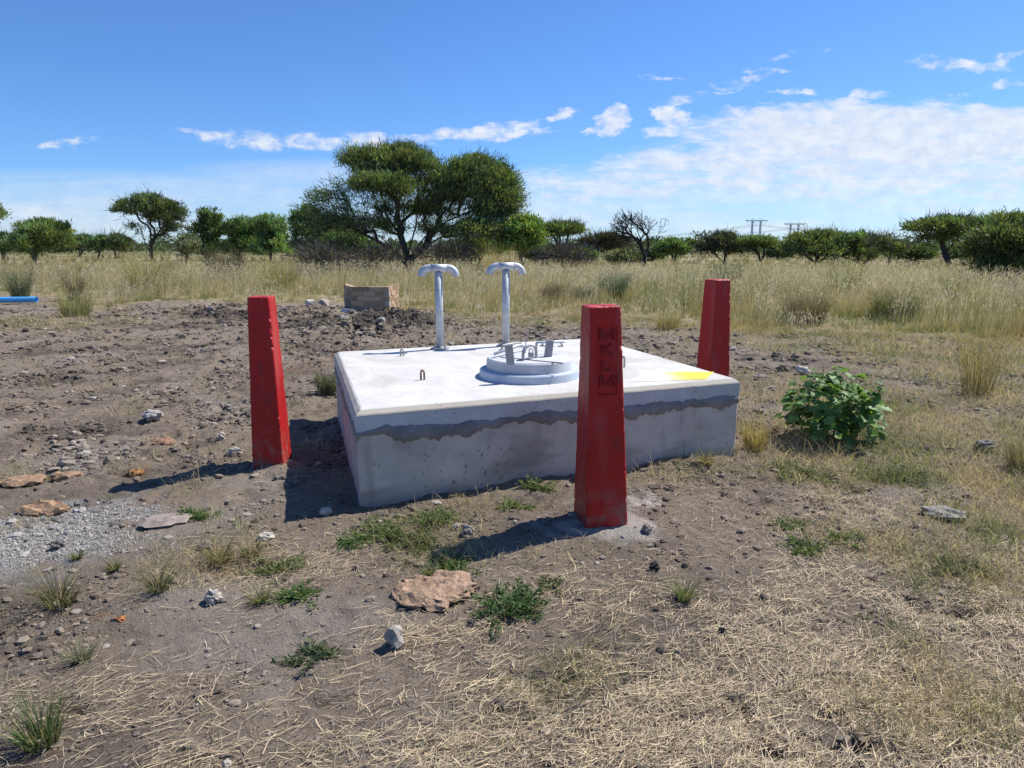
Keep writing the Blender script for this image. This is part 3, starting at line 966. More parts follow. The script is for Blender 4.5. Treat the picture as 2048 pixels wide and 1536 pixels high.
F = [(j * nn + i, j * nn + i + 1, (j + 1) * nn + i + 1, (j + 1) * nn + i) for j in range(6) for i in range(nn - 1)]
link('yellow_paint_patch', mesh_np('yellow_paint_patch', V, [np.array(F)]), m_, tank)

# ------------------------------------------------------------------ manhole lid with its lock
LZ0 = TZ + .0615
lid = empty('manhole_lid', (cen[0] + cx, cen[1] + cy, LZ0), 'round pale concrete manhole lid with steel brackets on the raised collar', 'manhole lid')
LR, LH = .316, .080


def ll(px, py, z):
    q = at(px, py, LZ0 + z); return Vector((q[0] - cen[0] - cx, q[1] - cen[1] - cy, z))


b = MB(); b.lathe([(LR + .004, .0), (LR + .004, .006), (LR, LH - .012), (LR - .012, LH)], 72)
b.build('lid_disc', M_LID, lid)
# a thin cast seam across the lid
b = MB(); a0, a1 = ll(1000, 715, LH), ll(1126, 727, LH)
b.beam(a0 + Vector((0, 0, .001)), a1 + Vector((0, 0, .001)), .004, .010)
b.build('lid_seam', M_MORTAR, lid)
for (xb, yb, xt, yt, wd_) in ((1021, 726, 1017, 690, .052), (1096, 713, 1100, 680, .05)):
    p0 = ll(xb, yb, LH)
    r_ = ray(xt, yt); Yp = p0.y + cen[1] + cy + .01
    tp = np.array([0, 0, H]) + r_ * (Yp / r_[1])
    p1 = Vector((tp[0] - cen[0] - cx, Yp - cen[1] - cy, tp[2] - LZ0))
    b = MB(); b.beam(p0 - (p1 - p0).normalized() * .004, p1, .058, .034, (0, 1, 0))
    b.build('locking_bracket', M_STEEL, lid, bevel=.003)
# hoop of flat bar
ha, hb = ll(1046, 721, LH), ll(1072, 715, LH)
u = (hb - ha); ul = u.normalized(); L_ = u.length
b = MB(); pts = []
for k in range(13):
    a = math.pi * k / 12
    pts.append(ha + ul * (L_ / 2 - L_ / 2 * math.cos(a)) + Vector((0, 0, .045 + .052 * math.sin(a))))
pts = [ha - Vector((0, 0, .004))] + pts + [hb - Vector((0, 0, .004))]
for i in range(len(pts) - 1): b.beam(pts[i], pts[i + 1] + (pts[i + 1] - pts[i]).normalized() * .002, .011, .034, (0.3, -1, 0))
b.build('hoop_handle', M_STEEL, lid)
ra = ll(989, 708, LH + .03); rb = ll(1040, 690, LH + .055)
b = MB(); b.tube([ra, rb, rb + Vector((.03, .03, -.01)), rb + Vector((.04, .05, -.05))], .011, 10)
b.build('locking_rod', M_GALV, lid, smoothf=True)
rc = ll(1098, 684, LH + .09)
b = MB(); b.tube([rc + Vector((-.10, -.02, -.05)), rc + Vector((-.095, -.015, -.005)), rc + Vector((-.08, -.01, .0)), rc + Vector((.12, .015, .0))], .010, 10)
b.build('locking_rod', M_GALV, lid, smoothf=True)
b = MB(); sp = ll(1051, 706, LH); b.tube([sp, sp + Vector((.006, 0, .17))], .004, 6)
b.build('steel_pin', M_STEEL, lid)
pl = (ha + hb) / 2 + Vector((.01, -.0, .03))
pk = empty('padlock', (cen[0] + cx + pl.x, cen[1] + cy + pl.y, LZ0 + pl.z), 'small grey steel padlock hanging under the hoop of the lid', 'padlock')
b = MB(); b.box((0, 0, 0), (.042, .018, .034)); b.build('lock_body', M_STEEL, pk, bevel=.003)
b = MB(); b.tube([(-.013, 0, .015)] + [(-.013 * math.cos(a), 0, .034 + .013 * math.sin(a)) for a in np.linspace(0, math.pi, 9)] + [(.013, 0, .015)], .004, 8)
b.build('shackle', M_GALV, pk, smoothf=True)


# ------------------------------------------------------------------ vent pipes
def vent(px, py, ptop, label, rot):
    q = at(px, py, TZ)
    r_ = ray(px, ptop); top = H + r_[2] * q[1] / r_[1]
    v = empty('vent_pipe', (q[0], q[1], TZ), label, 'vent pipe', 'galvanised vent pipes on the slab', rot)
    hz = top - TZ; r = .036
    b = MB(); b.tube([(0, 0, .004), (0, 0, hz - 2 * r + .004)], r, 24); b.build('upright', M_GALV, v, smoothf=True)
    b = MB(); b.tube([(-.082, 0, hz - r), (.082, 0, hz - r)], r * 1.03, 24); b.build('cross_pipe', M_GALV, v, smoothf=True)
    for s in (-1, 1):
        b = MB(); pts = [(s * .080, 0, hz - r)]
        for a in np.linspace(0, math.pi / 2, 13):
            pts.append((s * (.084 + .072 * math.sin(a)), 0, hz - r - .072 * (1 - math.cos(a))))
        b.tube(pts, r, 24, caps=False)
        ins = [Vector(p_) for p_ in pts]
        b.tube(list(reversed(pts)), r - .004, 24, caps=False)
        b.build('elbow', M_GALV, v, smoothf=True)
        b = MB(); b.tube([(s * .079, 0, hz - r), (s * .086, 0, hz - r)], r * 1.07, 24); b.build('weld_seam', M_GALV, v, smoothf=True)
    b = MB(); b.tube([(0, 0, hz - 2 * r - .02), (0, 0, hz - 2 * r - .012)], r * 1.07, 24); b.build('weld_seam', M_GALV, v, smoothf=True)
    b = MB(); b.lathe([(.088, .0006), (.088, .012), (r, .014), (r + .004, .02), (r, .024)], 32); fl = b.build('base_flange', M_STEEL, v)
    for k in range(4):
        a = math.pi / 4 + k * math.pi / 2
        b = MB(); b.lathe([(.013, .0125), (.013, .022), (.007, .023), (.007, .034)], 6, (.066 * math.cos(a), .066 * math.sin(a), 0))
        b.build('bolt', M_STEEL, fl)


vent(880, 698, 528.5, 'left galvanised vent pipe with a tee top, standing alone at the far slab edge', R(8))
vent(1012, 692, 525, 'right galvanised vent pipe with a tee top, rising behind the round lid', R(10))


# ------------------------------------------------------------------ red posts
def letters(text, size, depth, mat, name, parent):
    """stacked raised block letters as one mesh, in the x-z plane facing -y"""
    h_, st = size, size * .19
    strokes = {'M': [((-.5, 0), (-.5, 1)), ((.5, 0), (.5, 1)), ((-.5, 1), (0, .12)), ((.5, 1), (0, .12))],
               'K': [((-.45, 0), (-.45, 1)), ((-.45, .42), (.45, 1)), ((-.25, .55), (.48, 0))],
               'L': [((-.45, 0), (-.45, 1)), ((-.45, .1), (.42, .1))]}
    b = MB()
    for i, ch in enumerate(text):
        w_ = size * (1.18 if ch == 'M' else .92)
        for j, (p0, p1) in enumerate(strokes[ch]):
            a0 = Vector((p0[0] * w_, 0, p0[1] * h_ - i * .0835)); a1 = Vector((p1[0] * w_, 0, p1[1] * h_ - i * .0835))
            b.beam(a0, a1, st, 2 * depth - j * .0006, (0, 1, 0))
    me = bpy.data.meshes.new(name); me.from_pydata(b.v, [], b.f); me.update()
    ca = me.color_attributes.new('Col', 'FLOAT_COLOR', 'POINT')
    for d in ca.data: d.color = (RED[0] * .55, RED[1] * .55, RED[2] * .55, 1)
    return link(name, me, mat, parent)


def red_post(px, py, hgt, rz, label, seed, wb=.248, wt=.170, sunk=False, z0=0.0, cham=.018, foot=.22, tilt=0.0):
    q = at(px, py, z0)
    ctr = np.array([q[0], q[1]]) + np.array([0, wb * .45])
    root = empty('marker_post', (ctr[0], ctr[1], z0), label, 'marker post', 'red concrete marker posts round the chamber', rz)
    root.rotation_euler = (0, tilt, rz)
    NS, NZ = 34, 170
    zs = np.linspace(-.15, hgt, NZ)
    t = np.linspace(-1, 1, NS)
    sides = []
    # ccw ring starting at the front left corner: front, right, back, left; chamfer points come from clipping
    for k, (ux, uy, nx, ny) in enumerate(((1, 0, 0, -1), (0, 1, 1, 0), (-1, 0, 0, 1), (0, -1, -1, 0))):
        for s in t: sides.append((ux * s + nx, uy * s + ny, nx, ny, s, k))
    S = np.array(sides)
    hw = (wb + (wt - wb) * np.clip(zs / hgt, -.2, 1)) / 2
    X = S[None, :, 0] * hw[:, None]; Y = S[None, :, 1] * hw[:, None]
    ed = (1 - np.abs(S[:, 4]))[None, :] * hw[:, None]                # distance from the corner along the face
    # chamfer with chips
    U = np.arange(len(S))[None, :] * .01 + 0 * zs[:, None]; Z = zs[:, None] + 0 * U
    corner = np.round((S[:, 5] * 2 + (S[:, 4] > 0) * 2) / 2) % 4
    chip = smooth(fbm(Z * 26, 0 * Z + corner[None, :] * 7.7 + seed, seed, 3) + .5 * fbm(Z * 5, 0 * Z + corner[None, :] * 3.7 + seed, seed + 2, 2), .30, .85) * .012
    chip = chip + .006 * smooth(Z, hgt - .03, hgt)
    chm = cham * .3 + chip + .0012 * fbm(Z * 60, 0 * Z + corner[None, :], seed + 1, 2)
    cut = np.clip(chm - ed, 0, None) * .5
    X = X - (S[None, :, 0] > 0) * cut + (S[None, :, 0] < 0) * cut
    Y = Y - (S[None, :, 1] > 0) * cut + (S[None, :, 1] < 0) * cut
    dsp = .0016 * fbm(U * 16, Z * 14, seed + 3, 4)
    rec = np.zeros_like(Z)
    if sunk:
        front = (S[:, 5] == 0)[None, :]
        xx = X
        px_ = smooth(np.abs(xx - .006), .056, .052); pz_ = smooth(np.abs(Z - 0.955), .188, .184)
        rec = front * px_ * pz_ * .009
        px_ = smooth(np.abs(xx - .006), .050, .046); pz_ = smooth(np.abs(Z - .645), .075, .071)
        rec = np.maximum(rec, front * px_ * pz_ * .0035)
    X = X + S[None, :, 2] * (dsp - rec); Y = Y + S[None, :, 3] * (dsp - rec)
    V = np.stack([X, Y, Z], -1)
    V[-1, :, 2] -= .004 + .003 * pnoise(U[-1] * 20, 0 * U[-1], seed)
    n = V.shape[1]
    col = np.empty(V.shape); col[:] = RED
    chipm = smooth(chip, .006, .014) * smooth(ed, .016, .004)
    ex = (chipm * smooth(fbm(U * 30, Z * 45, seed + 5, 2), .0, .5) * .8)[..., None]
    col = col * (1 - ex) + np.array([.58, .16, .17]) * ex
    dk = (smooth(fbm(U * 8, Z * 5, seed + 7, 3), .3, .9) * .45 + smooth(Z, .10, -.02) * .55 * smooth(fbm(U * 9, Z * 9, seed + 8, 3), -.5, .3))[..., None]
    col = col * (1 - dk) + np.array([.16, .035, .03]) * dk
    fd = (smooth(fbm(U * 5, Z * 2, seed + 17, 5), -.1, .8) * .6)[..., None]
    col = col * (1 - fd) + np.array([.40, .065, .055]) * fd
    du = (smooth(Z, .34, .0) * smooth(fbm(U * 9, Z * 12, seed + 11, 4), -.35, .7) * .7)[..., None]
    col = col * (1 - du) + np.array([.25, .15, .115]) * du
    sp = (smooth(fbm(U * 60, Z * 60, seed + 12, 2), .72, .85) * .6)[..., None]
    col = col * (1 - sp) + np.array([.12, .02, .02]) * sp
    V = V.reshape(-1, 3); ri = np.arange(n)
    F = np.concatenate([np.stack([i * n + ri, i * n + (ri + 1) % n, (i + 1) * n + (ri + 1) % n, (i + 1) * n + ri], -1) for i in range(NZ - 1)])
    # domed cap rings
    capv, capc, rings = [], [], [np.arange(n) + (NZ - 1) * n]
    base_ring = V[(NZ - 1) * n:]
    o = len(V)
    for f, dz in ((.94, .004), (.7, .006), (.35, .006), (.05, .006)):
        rg = base_ring * np.array([f, f, 1]) + np.array([0, 0, dz]); rg[:, 2] += .0012 * fbm(rg[:, 0] * 40, rg[:, 1] * 40, seed, 3)
        capv.append(rg); rings.append(np.arange(n) + o); o += n
        capc.append(np.tile(np.array([.46, .05, .05]), (n, 1)))
    V = np.concatenate([V] + capv); Cc = np.concatenate([col.reshape(-1, 3)] + capc)
    for a, b_ in zip(rings[:-1], rings[1:]):
        F = np.concatenate([F, np.stack([a, np.roll(a, -1), np.roll(b_, -1), b_], -1)])
    link('post_body', mesh_np('post_body', V, [F, rings[-1][None]], Cc, False), M_RED, root)
    if sunk:
        lt = letters('MKLM', .062, .006, M_RED, 'raised_letters', root)
        ti = math.atan((wb - wt) / 2 / hgt)
        lt.location = (.006, -(wb + (wt - wb) * (1.06 / hgt)) / 2 + .007, 1.06); lt.rotation_euler = (-ti, 0, 0)
    # rough concrete footing
    k = 40; rgs = []
    for rr, zz in ((1.0, -.04), (.90, .000), (.72, .008), (.5, .014), (.2, .016)):
        a = np.linspace(0, 2 * math.pi, k, endpoint=False)
        r_ = foot * rr * (1 + .22 * fbm(np.cos(a) * 1.7 + seed, np.sin(a) * 1.7, seed + 9, 3))
        rgs.append(np.stack([r_ * np.cos(a), r_ * np.sin(a), zz + .006 * fbm(r_ * np.cos(a) * 14, r_ * np.sin(a) * 14, seed, 3)], -1))
    V = np.concatenate(rgs); ri = np.arange(k)
    F = np.concatenate([np.stack([i * k + ri, i * k + (ri + 1) % k, (i + 1) * k + (ri + 1) % k, (i + 1) * k + ri], -1) for i in range(4)])
    link('concrete_footing', mesh_np('concrete_footing', V, [F, (4 * k + ri)[None]], None, True), M_FOOT, root)
    return root


red_post(1205, 1058, 1.24, R(11), 'red tapered concrete post with raised letters in a sunken panel, nearest of the posts', 3, sunk=True, foot=.24, tilt=R(-1.2))
red_post(536, 932, 1.21, R(1), 'plain red tapered concrete post left of the chamber with a brightly sunlit right edge', 13, foot=.14, wb=.222, wt=.150)
red_post(1429, 790, 1.215, R(23), 'plain red tapered concrete post standing behind the right corner of the chamber', 23, cham=.03, wb=.268, wt=.192)


# ================================================================== brick pit, pipe, stones
def rock(name, px, py, wpx, label, cat, col, mat, seed, asp=(1, .8, .7), rough=.35, fine=.12, sink=.25, lvl=ICO3, freq=1.3, rz=0.0, group=None, square=0.0, z0=None):
    q = at(px, py)
    d = np.linalg.norm(q - np.array([0, 0, H])); r = wpx / FPX * d / 2
    V, F = lvl; V = V.copy()
    if square:
        V = np.sign(V) * np.abs(V) ** (1 - square); V = V / np.max(np.abs(V), axis=1, keepdims=True) * .5 + V * .5
    if asp[2] < .4 and mat is M_CLAY:
        # crumbled slab: ragged outline, stepped top
        an = np.arctan2(V[:, 1], V[:, 0]); hr = np.hypot(V[:, 0], V[:, 1])
        sq = (1 - V[:, 2] ** 4) / np.maximum(hr, .05); k_ = np.where(np.abs(V[:, 2]) < .92, np.minimum(sq, 1.6), 1)
        X = V[:, 0] * (1 + .25 * fbm(np.cos(an) * 2 + seed, np.sin(an) * 2, seed, 3)); Y = V[:, 1] * (1 + .25 * fbm(np.cos(an) * 2 + seed, np.sin(an) * 2, seed, 3))
        st = fbm(X * 1.6 + seed, Y * 2.4, seed + 2, 2); st = np.round(st * 3) / 3 * .7 + st * .3
        fz = fbm(X * 7, Y * 7 + V[:, 2] * 3, seed + 4, 3)
        Z = V[:, 2] + (V[:, 2] > -.3) * (.75 * st + .35 * fz)
        V = np.stack([X + .05 * fbm(Y * 6, Z * 5, seed, 2), Y + .05 * fbm(X * 6, Z * 5, seed + 1, 2), Z], -1)
        rough, fine = 0.0, .03
    n = fbm(V[:, 0] * freq + seed, V[:, 1] * freq + V[:, 2] * 1.7, seed, 3) + .5 * fbm(V[:, 2] * freq * 1.7 + seed, V[:, 0] * freq - V[:, 1], seed + 3, 3)
    f = fbm(V[:, 0] * 5 + seed, V[:, 1] * 5 + V[:, 2] * 4, seed + 7, 3)
    V = V * (1 + rough * n + fine * f)[:, None] * np.array(asp) * r
    cc = np.array(col) * (1 + .35 * f + .2 * n)[:, None]
    zz = float(gz(q[0], q[1])) if z0 is None else z0
    o = link(name, mesh_np(name, V, [F], cc, False), mat, None, (q[0], q[1], zz + r * asp[2] * (1 - sink)), (0, 0, rz))
    return tag(o, label, cat, group)


GREY, PALE, DARK = (.27, .24, .205), (.40, .36, .305), (.07, .062, .055)
rock('stone', 426, 1206, 27, 'small round pale stone lying on bare dark soil beside the largest straw strand', 'stone', PALE, M_ROCK, 1, (1, .9, 1.0), .2, .3)
rock('stone', 790, 1290, 40, 'pale angular stone on the soil in front of the brown crumbly clod', 'stone', PALE, M_ROCK, 2, (.9, .8, 1.05), .5, .1, lvl=ICO2)
rock('stone', 1294, 1068, 21, 'small brown stone at the foot of the lettered red post', 'stone', (.25, .21, .18), M_ROCK, 3, (1, .8, .85), .4, .1)
rock('stone', 936, 1074, 24, 'grey stone at the tip of the lettered post\'s shadow', 'stone', GREY, M_ROCK, 4, (1, .9, .9), .35, .1)
rock('stone', 913, 1062, 18, 'pale small stone next to the green weeds and the post shadow', 'stone', PALE, M_ROCK, 5, (1, .9, .8), .35, .1)
rock('stone', 652, 1030, 24, 'pale grey stone lying inside the chamber\'s shadow', 'stone', PALE, M_ROCK, 6, (1, .8, .9), .4, .1, lvl=ICO2)
rock('soil_clod', 1308, 1141, 19, 'black lump of soil on bare ground in front of the lettered post', 'soil lump', DARK, M_CLAY, 7, (1, .9, .95), .5, .4)
rock('soil_clod', 1444, 1268, 14, 'little black soil lump lying in the loose straw', 'soil lump', DARK, M_CLAY, 8, (1, .9, 1), .5, .4)
rock('stone', 115, 1093, 21, 'dark stone lying on the pale gravel patch', 'stone', (.14, .125, .115), M_ROCK, 9, (1, .8, .8), .35, .1)
rock('stone', 531, 1076, 30, 'pale flat stone among dry grass below the chamber\'s shadow corner', 'stone', (.50, .45, .38), M_ROCK, 10, (1, .7, .5), .35, .15)
rock('stone', 412, 1099, 26, 'dark flat angular chip lying on the half dry grass', 'stone', (.10, .09, .085), M_ROCK, 11, (1, .7, .35), .5, .05, lvl=ICO2)
rock('stone', 306, 842, 32, 'pale half buried stone on the left soil behind the red clay lump', 'stone', (.36, .33, .30), M_ROCK, 12, (1, .9, .6), .3, .1, .35)
rock('stone', 442, 876, 17, 'small pale stone left of the plain left post', 'stone', PALE, M_ROCK, 13, (1, .9, .9), .35, .1)
rock('stone', 330, 1042, 80, 'flat pinkish stone half buried at the gravel edge', 'stone', (.27, .225, .195), M_ROCK, 14, (1, .75, .16), .25, .04, .55, rz=.5)
rock('stone', 470, 909, 28, 'pale stone on the edge of the plain left post\'s shadow', 'stone', (.40, .37, .33), M_ROCK, 33, (1, .7, .6), .35, .12)
rock('stone', 1885, 1030, 70, 'flat grey stone in the short grass at right', 'stone', (.26, .245, .22), M_ROCK, 15, (1, .7, .3), .35, .1, .5)
rock('stone', 1968, 902, 32, 'small grey stone on short grass right of the leafy bush', 'stone', (.25, .225, .2), M_ROCK, 16, (1, .8, .65), .4, .1)
rock('stone', 1566, 744, 24, 'dark brown stone beside the plain right post', 'stone', (.17, .14, .12), M_ROCK, 17, (1, .8, .6), .35, .15)
rock('stone', 1604, 750, 30, 'pale broken concrete piece behind the leafy bush', 'stone', (.52, .49, .43), M_ROCK, 18, (.8, .6, .55), .4, .1, lvl=ICO2)
rock('stone', 1516, 755, 26, 'flat stone on the soil just right of the chamber corner', 'stone', (.27, .24, .21), M_ROCK, 19, (1, .7, .35), .4, .1)
rock('stone', 764, 668, 18, 'pale stone on the dark soil heap below the brick pit', 'stone', PALE, M_ROCK, 20, (1, .7, .7), .35, .1, sink=.0)
rock('stone', 689, 662, 18, 'tan stone on the soil heap left of the brick pit', 'stone', (.42, .37, .31), M_ROCK, 21, (1, .7, .6), .35, .1, sink=.0)
rock('broken_block', 621, 618, 19, 'left one of two pale broken blocks on the soil heap', 'block', (.52, .48, .42), M_ROCK, 22, (1, .7, .8), .25, .06, sink=.1, square=.45, lvl=ICO2, rz=.4)
rock('broken_block', 647, 617, 20, 'right one of two pale broken blocks on the soil heap', 'block', (.52, .47, .40), M_ROCK, 24, (1, .8, .8), .3, .06, sink=.1, square=.4, lvl=ICO2, rz=.9)
CL = (.33, .215, .135)
rock('clay_slab', 45, 962, 68, 'flat orange brown clay slab at the left picture edge', 'clay slab', CL, M_CLAY, 25, (1, .75, .14), .25, .12, .1, rz=.1)
rock('clay_slab', 133, 946, 54, 'smaller flat orange brown clay slab next to the left edge one', 'clay slab', CL, M_CLAY, 26, (1, .7, .18), .35, .2, .1)
rock('clay_slab', 88, 1019, 78, 'crumbling orange brown clay slab lying on the edge of the pale gravel', 'clay slab', (.35, .225, .14), M_CLAY, 27, (1, .6, .22), .4, .25, .1)
rock('clay_lump', 325, 884, 40, 'reddish clay lump half buried in the left soil', 'clay lump', (.32, .19, .125), M_CLAY, 28, (1, .9, .25), .3, .2, .3)
rock('clay_lump', 270, 938, 30, 'crumbly orange clay lump at the tip of the left post\'s shadow', 'clay lump', (.36, .19, .08), M_CLAY, 29, (1, .8, .3), .5, .45, .2)
rock('clay_lump', 241, 1241, 17, 'bright orange brick crumb on the dark soil', 'clay lump', (.42, .17, .06), M_CLAY, 30, (1, .7, .4), .4, .3)
rock('clay_lump', 108, 1197, 28, 'orange clay crumb behind a grass tuft at left', 'clay lump', (.42, .19, .075), M_CLAY, 31, (1, .5, .35), .4, .3)
rock('dried_clod', 872, 1186, 158, 'large flat crumbly brown clay clod among green weeds in the foreground', 'clod', (.36, .245, .165), M_CLAY, 32, (1, .95, .125), .42, .30, .30, lvl=ICO4, freq=2.2)

# brick pit
bw = at(742, 626)
bz = float(gz(bw[0], bw[1])) - .10
pit = empty('brick_pit', (bw[0], bw[1], bz), 'low open pit wall of pale brown bricks behind the soil heap', 'brick wall')
M_BRICK = mat_attr('brick', rough=.92, nscale=18, namp=.35, bump=.5, bscale=60, bdist=.008)
dB = bw[1]; half = 37.5 / FPX * dB
corner = [(-half - .45, 1.15), (-half, 0.0), (half, -.03), (half + .05, 1.1)]
V, F, C = [], [], []
core = MB()
TH, NB, BH = .12, 6, .115
rb_ = random.Random(4)
for w_i in range(3):
    a, b_ = np.array(corner[w_i]), np.array(corner[w_i + 1])
    Lw = np.linalg.norm(b_ - a); e = (b_ - a) / Lw; nrm = np.array([e[1], -e[0]])
    core.beam((*(a + e * .02 - nrm * TH / 2), NB * BH / 2 - .01), (*(b_ - e * .02 - nrm * TH / 2), NB * BH / 2 - .01), TH - .022, NB * BH - .03, (nrm[0], nrm[1], 0)) if False else None
    # mortar core as a prism
    i0 = len(core.v)
    for z in (0, NB * BH - .012):
        for (s_, dn) in ((.0, .012), (Lw, .012), (Lw, TH - .012), (.0, TH - .012)):
            p_ = a + e * s_ - nrm * dn; core.v.append((p_[0], p_[1], z))
    core.f += [tuple(i0 + k for k in f_) for f_ in ((3, 2, 1, 0), (4, 5, 6, 7), (0, 1, 5, 4), (1, 2, 6, 5), (2, 3, 7, 6), (3, 0, 4, 7))]
    for r_ in range(NB):
        s_ = -.145 if r_ % 2 else 0.0
        while s_ < Lw - .02:
            l0, l1 = max(s_, 0) + .005, min(s_ + .28, Lw) - .006
            s_ += .29
            if l1 - l0 < .04: continue
            jz = rb_.uniform(-.004, .004); jn = rb_.uniform(-.006, .008); o = len(V)
            for (z) in (r_ * BH + .006 + jz, (r_ + 1) * BH - .006 + jz):
                for (sv, dn) in ((l0, -jn), (l1, -jn + rb_.uniform(-.004, .004)), (l1, TH + jn * .3), (l0, TH + jn * .3)):
                    p_ = a + e * sv - nrm * dn
                    V.append((p_[0] + rb_.uniform(-.003, .003), p_[1], z + rb_.uniform(-.003, .003)))
            F += [tuple(o + k for k in f_) for f_ in ((3, 2, 1, 0), (4, 5, 6, 7), (0, 1, 5, 4), (1, 2, 6, 5), (2, 3, 7, 6), (3, 0, 4, 7))]
            k = rb_.uniform(.55, 1.15); h_ = rb_.uniform(0, 1)
            C += [(.47 * k, (.345 - .03 * h_) * k, (.235 - .05 * h_) * k)] * 8
link('bricks', mesh_np('bricks', V, [np.array(F)], np.array(C)), M_BRICK, pit)
core.build('mortar_core', M_FOOT, pit)
lb = at(706, 629)
b = MB(); b.box((0, 0, .055), (.30, .07, .15)); lbz = float(gz(lb[0], lb[1]))
o = b.build('loose_brick', M_SLAB, None, (lb[0] - .05, lb[1] - .28, lbz + .03), (R(-14), R(9), R(6)), bevel=.006)
tag(o, 'pale loose brick leaning against the left foot of the brick pit', 'brick')

# blue water pipe
pa, pb = at(-260, 611), at(75, 608)
m_, t = new_mat('blue_plastic')
pos = t.add('ShaderNodeTexCoord').outputs['Object']
pp = t.add('ShaderNodeBsdfPrincipled', {'Base Color': t.mix(t.noise(pos, 6, 4), (.06, .36, .76), (.12, .46, .80)), 'Roughness': .38})
out(t, pp.outputs[0])
b = MB(); z = .085 + .03
A, B_ = Vector((pa[0], pa[1], z)), Vector((pb[0], pb[1], z + .01))
b.tube([A, B_], .078, 24, caps=False); b.tube([B_, A], .070, 24, caps=False)
dv = (B_ - A).normalized()
k = 24; o_ = len(b.v)
b.f += [((k + j), (k + (j + 1) % k), 2 * k + (-(j + 1)) % k if False else 2 * k + (j + 1) % k, 2 * k + j) for j in range(0)]
o = b.build('water_pipe', m_, None, smoothf=True)
tag(o, 'blue plastic water pipe lying on the grass at the left picture edge', 'pipe')


# ================================================================== trees
def grow(tips, stems, seed=0, beta=.8, sag=.0, step=.5):
    """tips (n,3) reached from given stem polylines (list of (k,3)); returns nodes, parent"""
    r = np.random.default_rng(seed)
    P, par, D = [], [], []
    for st in stems:
        st = np.asarray(st, float)
        for i, q in enumerate(st):
            if i == 0 and len(P) and np.linalg.norm(P[0] - q) < 1e-6:
                last = 0; continue
            if i == 0:
                P.append(q); par.append(-1); D.append(np.array([0, 0, 1.0])); last = len(P) - 1
            else:
                d = q - P[last]; P.append(q); par.append(last); D.append(d / (np.linalg.norm(d) + 1e-9)); last = len(P) - 1
    base = P[0]
    tipidx = np.zeros(len(tips), int)
    order = np.argsort(np.linalg.norm((tips - base) * np.array([1, 1, .7]), axis=1) + r.normal(0, .25, len(tips)))
    PA = np.zeros((len(tips) * 14 + 200, 3)); DA = np.zeros_like(PA)
    PA[:len(P)] = P; DA[:len(P)] = D; n = len(P)
    for ti in order:
        q = tips[ti]
        v = q - PA[:n]; d = np.linalg.norm(v, axis=1) + 1e-6
        cs = np.einsum('ij,ij->i', v, DA[:n]) / d
        cost = d * (1 + beta * (1 - cs)) + .25 * np.maximum(0, np.linalg.norm(PA[:n] - base, axis=1) - np.linalg.norm(q - base) + .2)
        j = int(np.argmin(cost)); dd = d[j]
        k = int(np.clip(dd / step, 1, 8))
        c = PA[j] + DA[j] * dd * .42
        prev = j
        for s_ in range(1, k + 1):
            tt = s_ / k
            pt = (1 - tt) ** 2 * PA[j] + 2 * tt * (1 - tt) * c + tt * tt * q
            if s_ < k: pt = pt + r.normal(0, .045, 3) * dd / k
            dv = pt - PA[prev]
            PA[n] = pt; DA[n] = dv / (np.linalg.norm(dv) + 1e-9); par.append(prev); prev = n; n += 1
        tipidx[ti] = prev
    return PA[:n], np.array(par), tipidx


def wood(P, par, r_tip=.012, p=2.3, rmax=None, twig=None):
    n = len(P); a = np.zeros(n); kids = np.zeros(n, int)
    for i in range(n - 1, 0, -1):
        if a[i] == 0: a[i] = r_tip ** p
        if par[i] >= 0: a[par[i]] += a[i]; kids[par[i]] += 1
    rad = np.maximum(a, r_tip ** p) ** (1 / p)
    if rmax: rad = rad * min(1, rmax / rad[0]) if rad[0] > rmax else rad
    rad = np.maximum(rad, r_tip)
    idx = np.where(par >= 0)[0]
    Vs, Fs, o = [], [], 0
    for k, sel in ((8, rad[idx] > .09), (5, (rad[idx] <= .09) & (rad[idx] > .03)), (3, rad[idx] <= .03)):
        I = idx[sel]
        if not len(I): continue
        A, B = P[par[I]], P[I]
        T = B - A; L = np.linalg.norm(T, axis=1, keepdims=True) + 1e-9; T = T / L
        ref = np.where(np.abs(T[:, 2:3]) > .9, np.array([[1.0, 0, 0]]), np.array([[0, 0, 1.0]]))
        X = np.cross(T, ref); X /= np.linalg.norm(X, axis=1, keepdims=True); Y = np.cross(T, X)
        ra = np.minimum(rad[par[I]], rad[I] * 1.35); rb = rad[I]
        an = np.arange(k) * 2 * math.pi / k
        ring = lambda C, r: C[:, None] + (X[:, None] * np.cos(an)[None, :, None] + Y[:, None] * np.sin(an)[None, :, None]) * r[:, None, None]
        V = np.concatenate([ring(A, ra), ring(B + T * rb[:, None] * .4, rb)], 1)
        m = len(I); bs = (np.arange(m) * 2 * k)[:, None]
        j = np.arange(k)[None]
        F = np.stack([bs + j, bs + (j + 1) % k, bs + k + (j + 1) % k, bs + k + j], -1).reshape(-1, 4)
        Vs.append(V.reshape(-1, 3)); Fs.append(F + o); o += m * 2 * k
    return np.concatenate(Vs), np.concatenate(Fs), rad


def sprigs(C, D, L, wd, col):
    """narrow rhombic leaf sprays: centres, directions, lengths, widths"""
    n = len(C)
    rv = rng.normal(0, 1, (n, 3)); S = np.cross(D, rv); S /= np.linalg.norm(S, axis=1, keepdims=True) + 1e-9
    a = C; b_ = C + D * (L * .45)[:, None] + S * (wd * .5)[:, None]; c_ = C + D * L[:, None]; d_ = C + D * (L * .55)[:, None] - S * (wd * .5)[:, None]
    V = np.stack([a, b_, c_, d_], 1).reshape(-1, 3)
    F = (np.arange(n) * 4)[:, None] + np.arange(4)[None]
    return V, F, np.repeat(col, 4, 0)


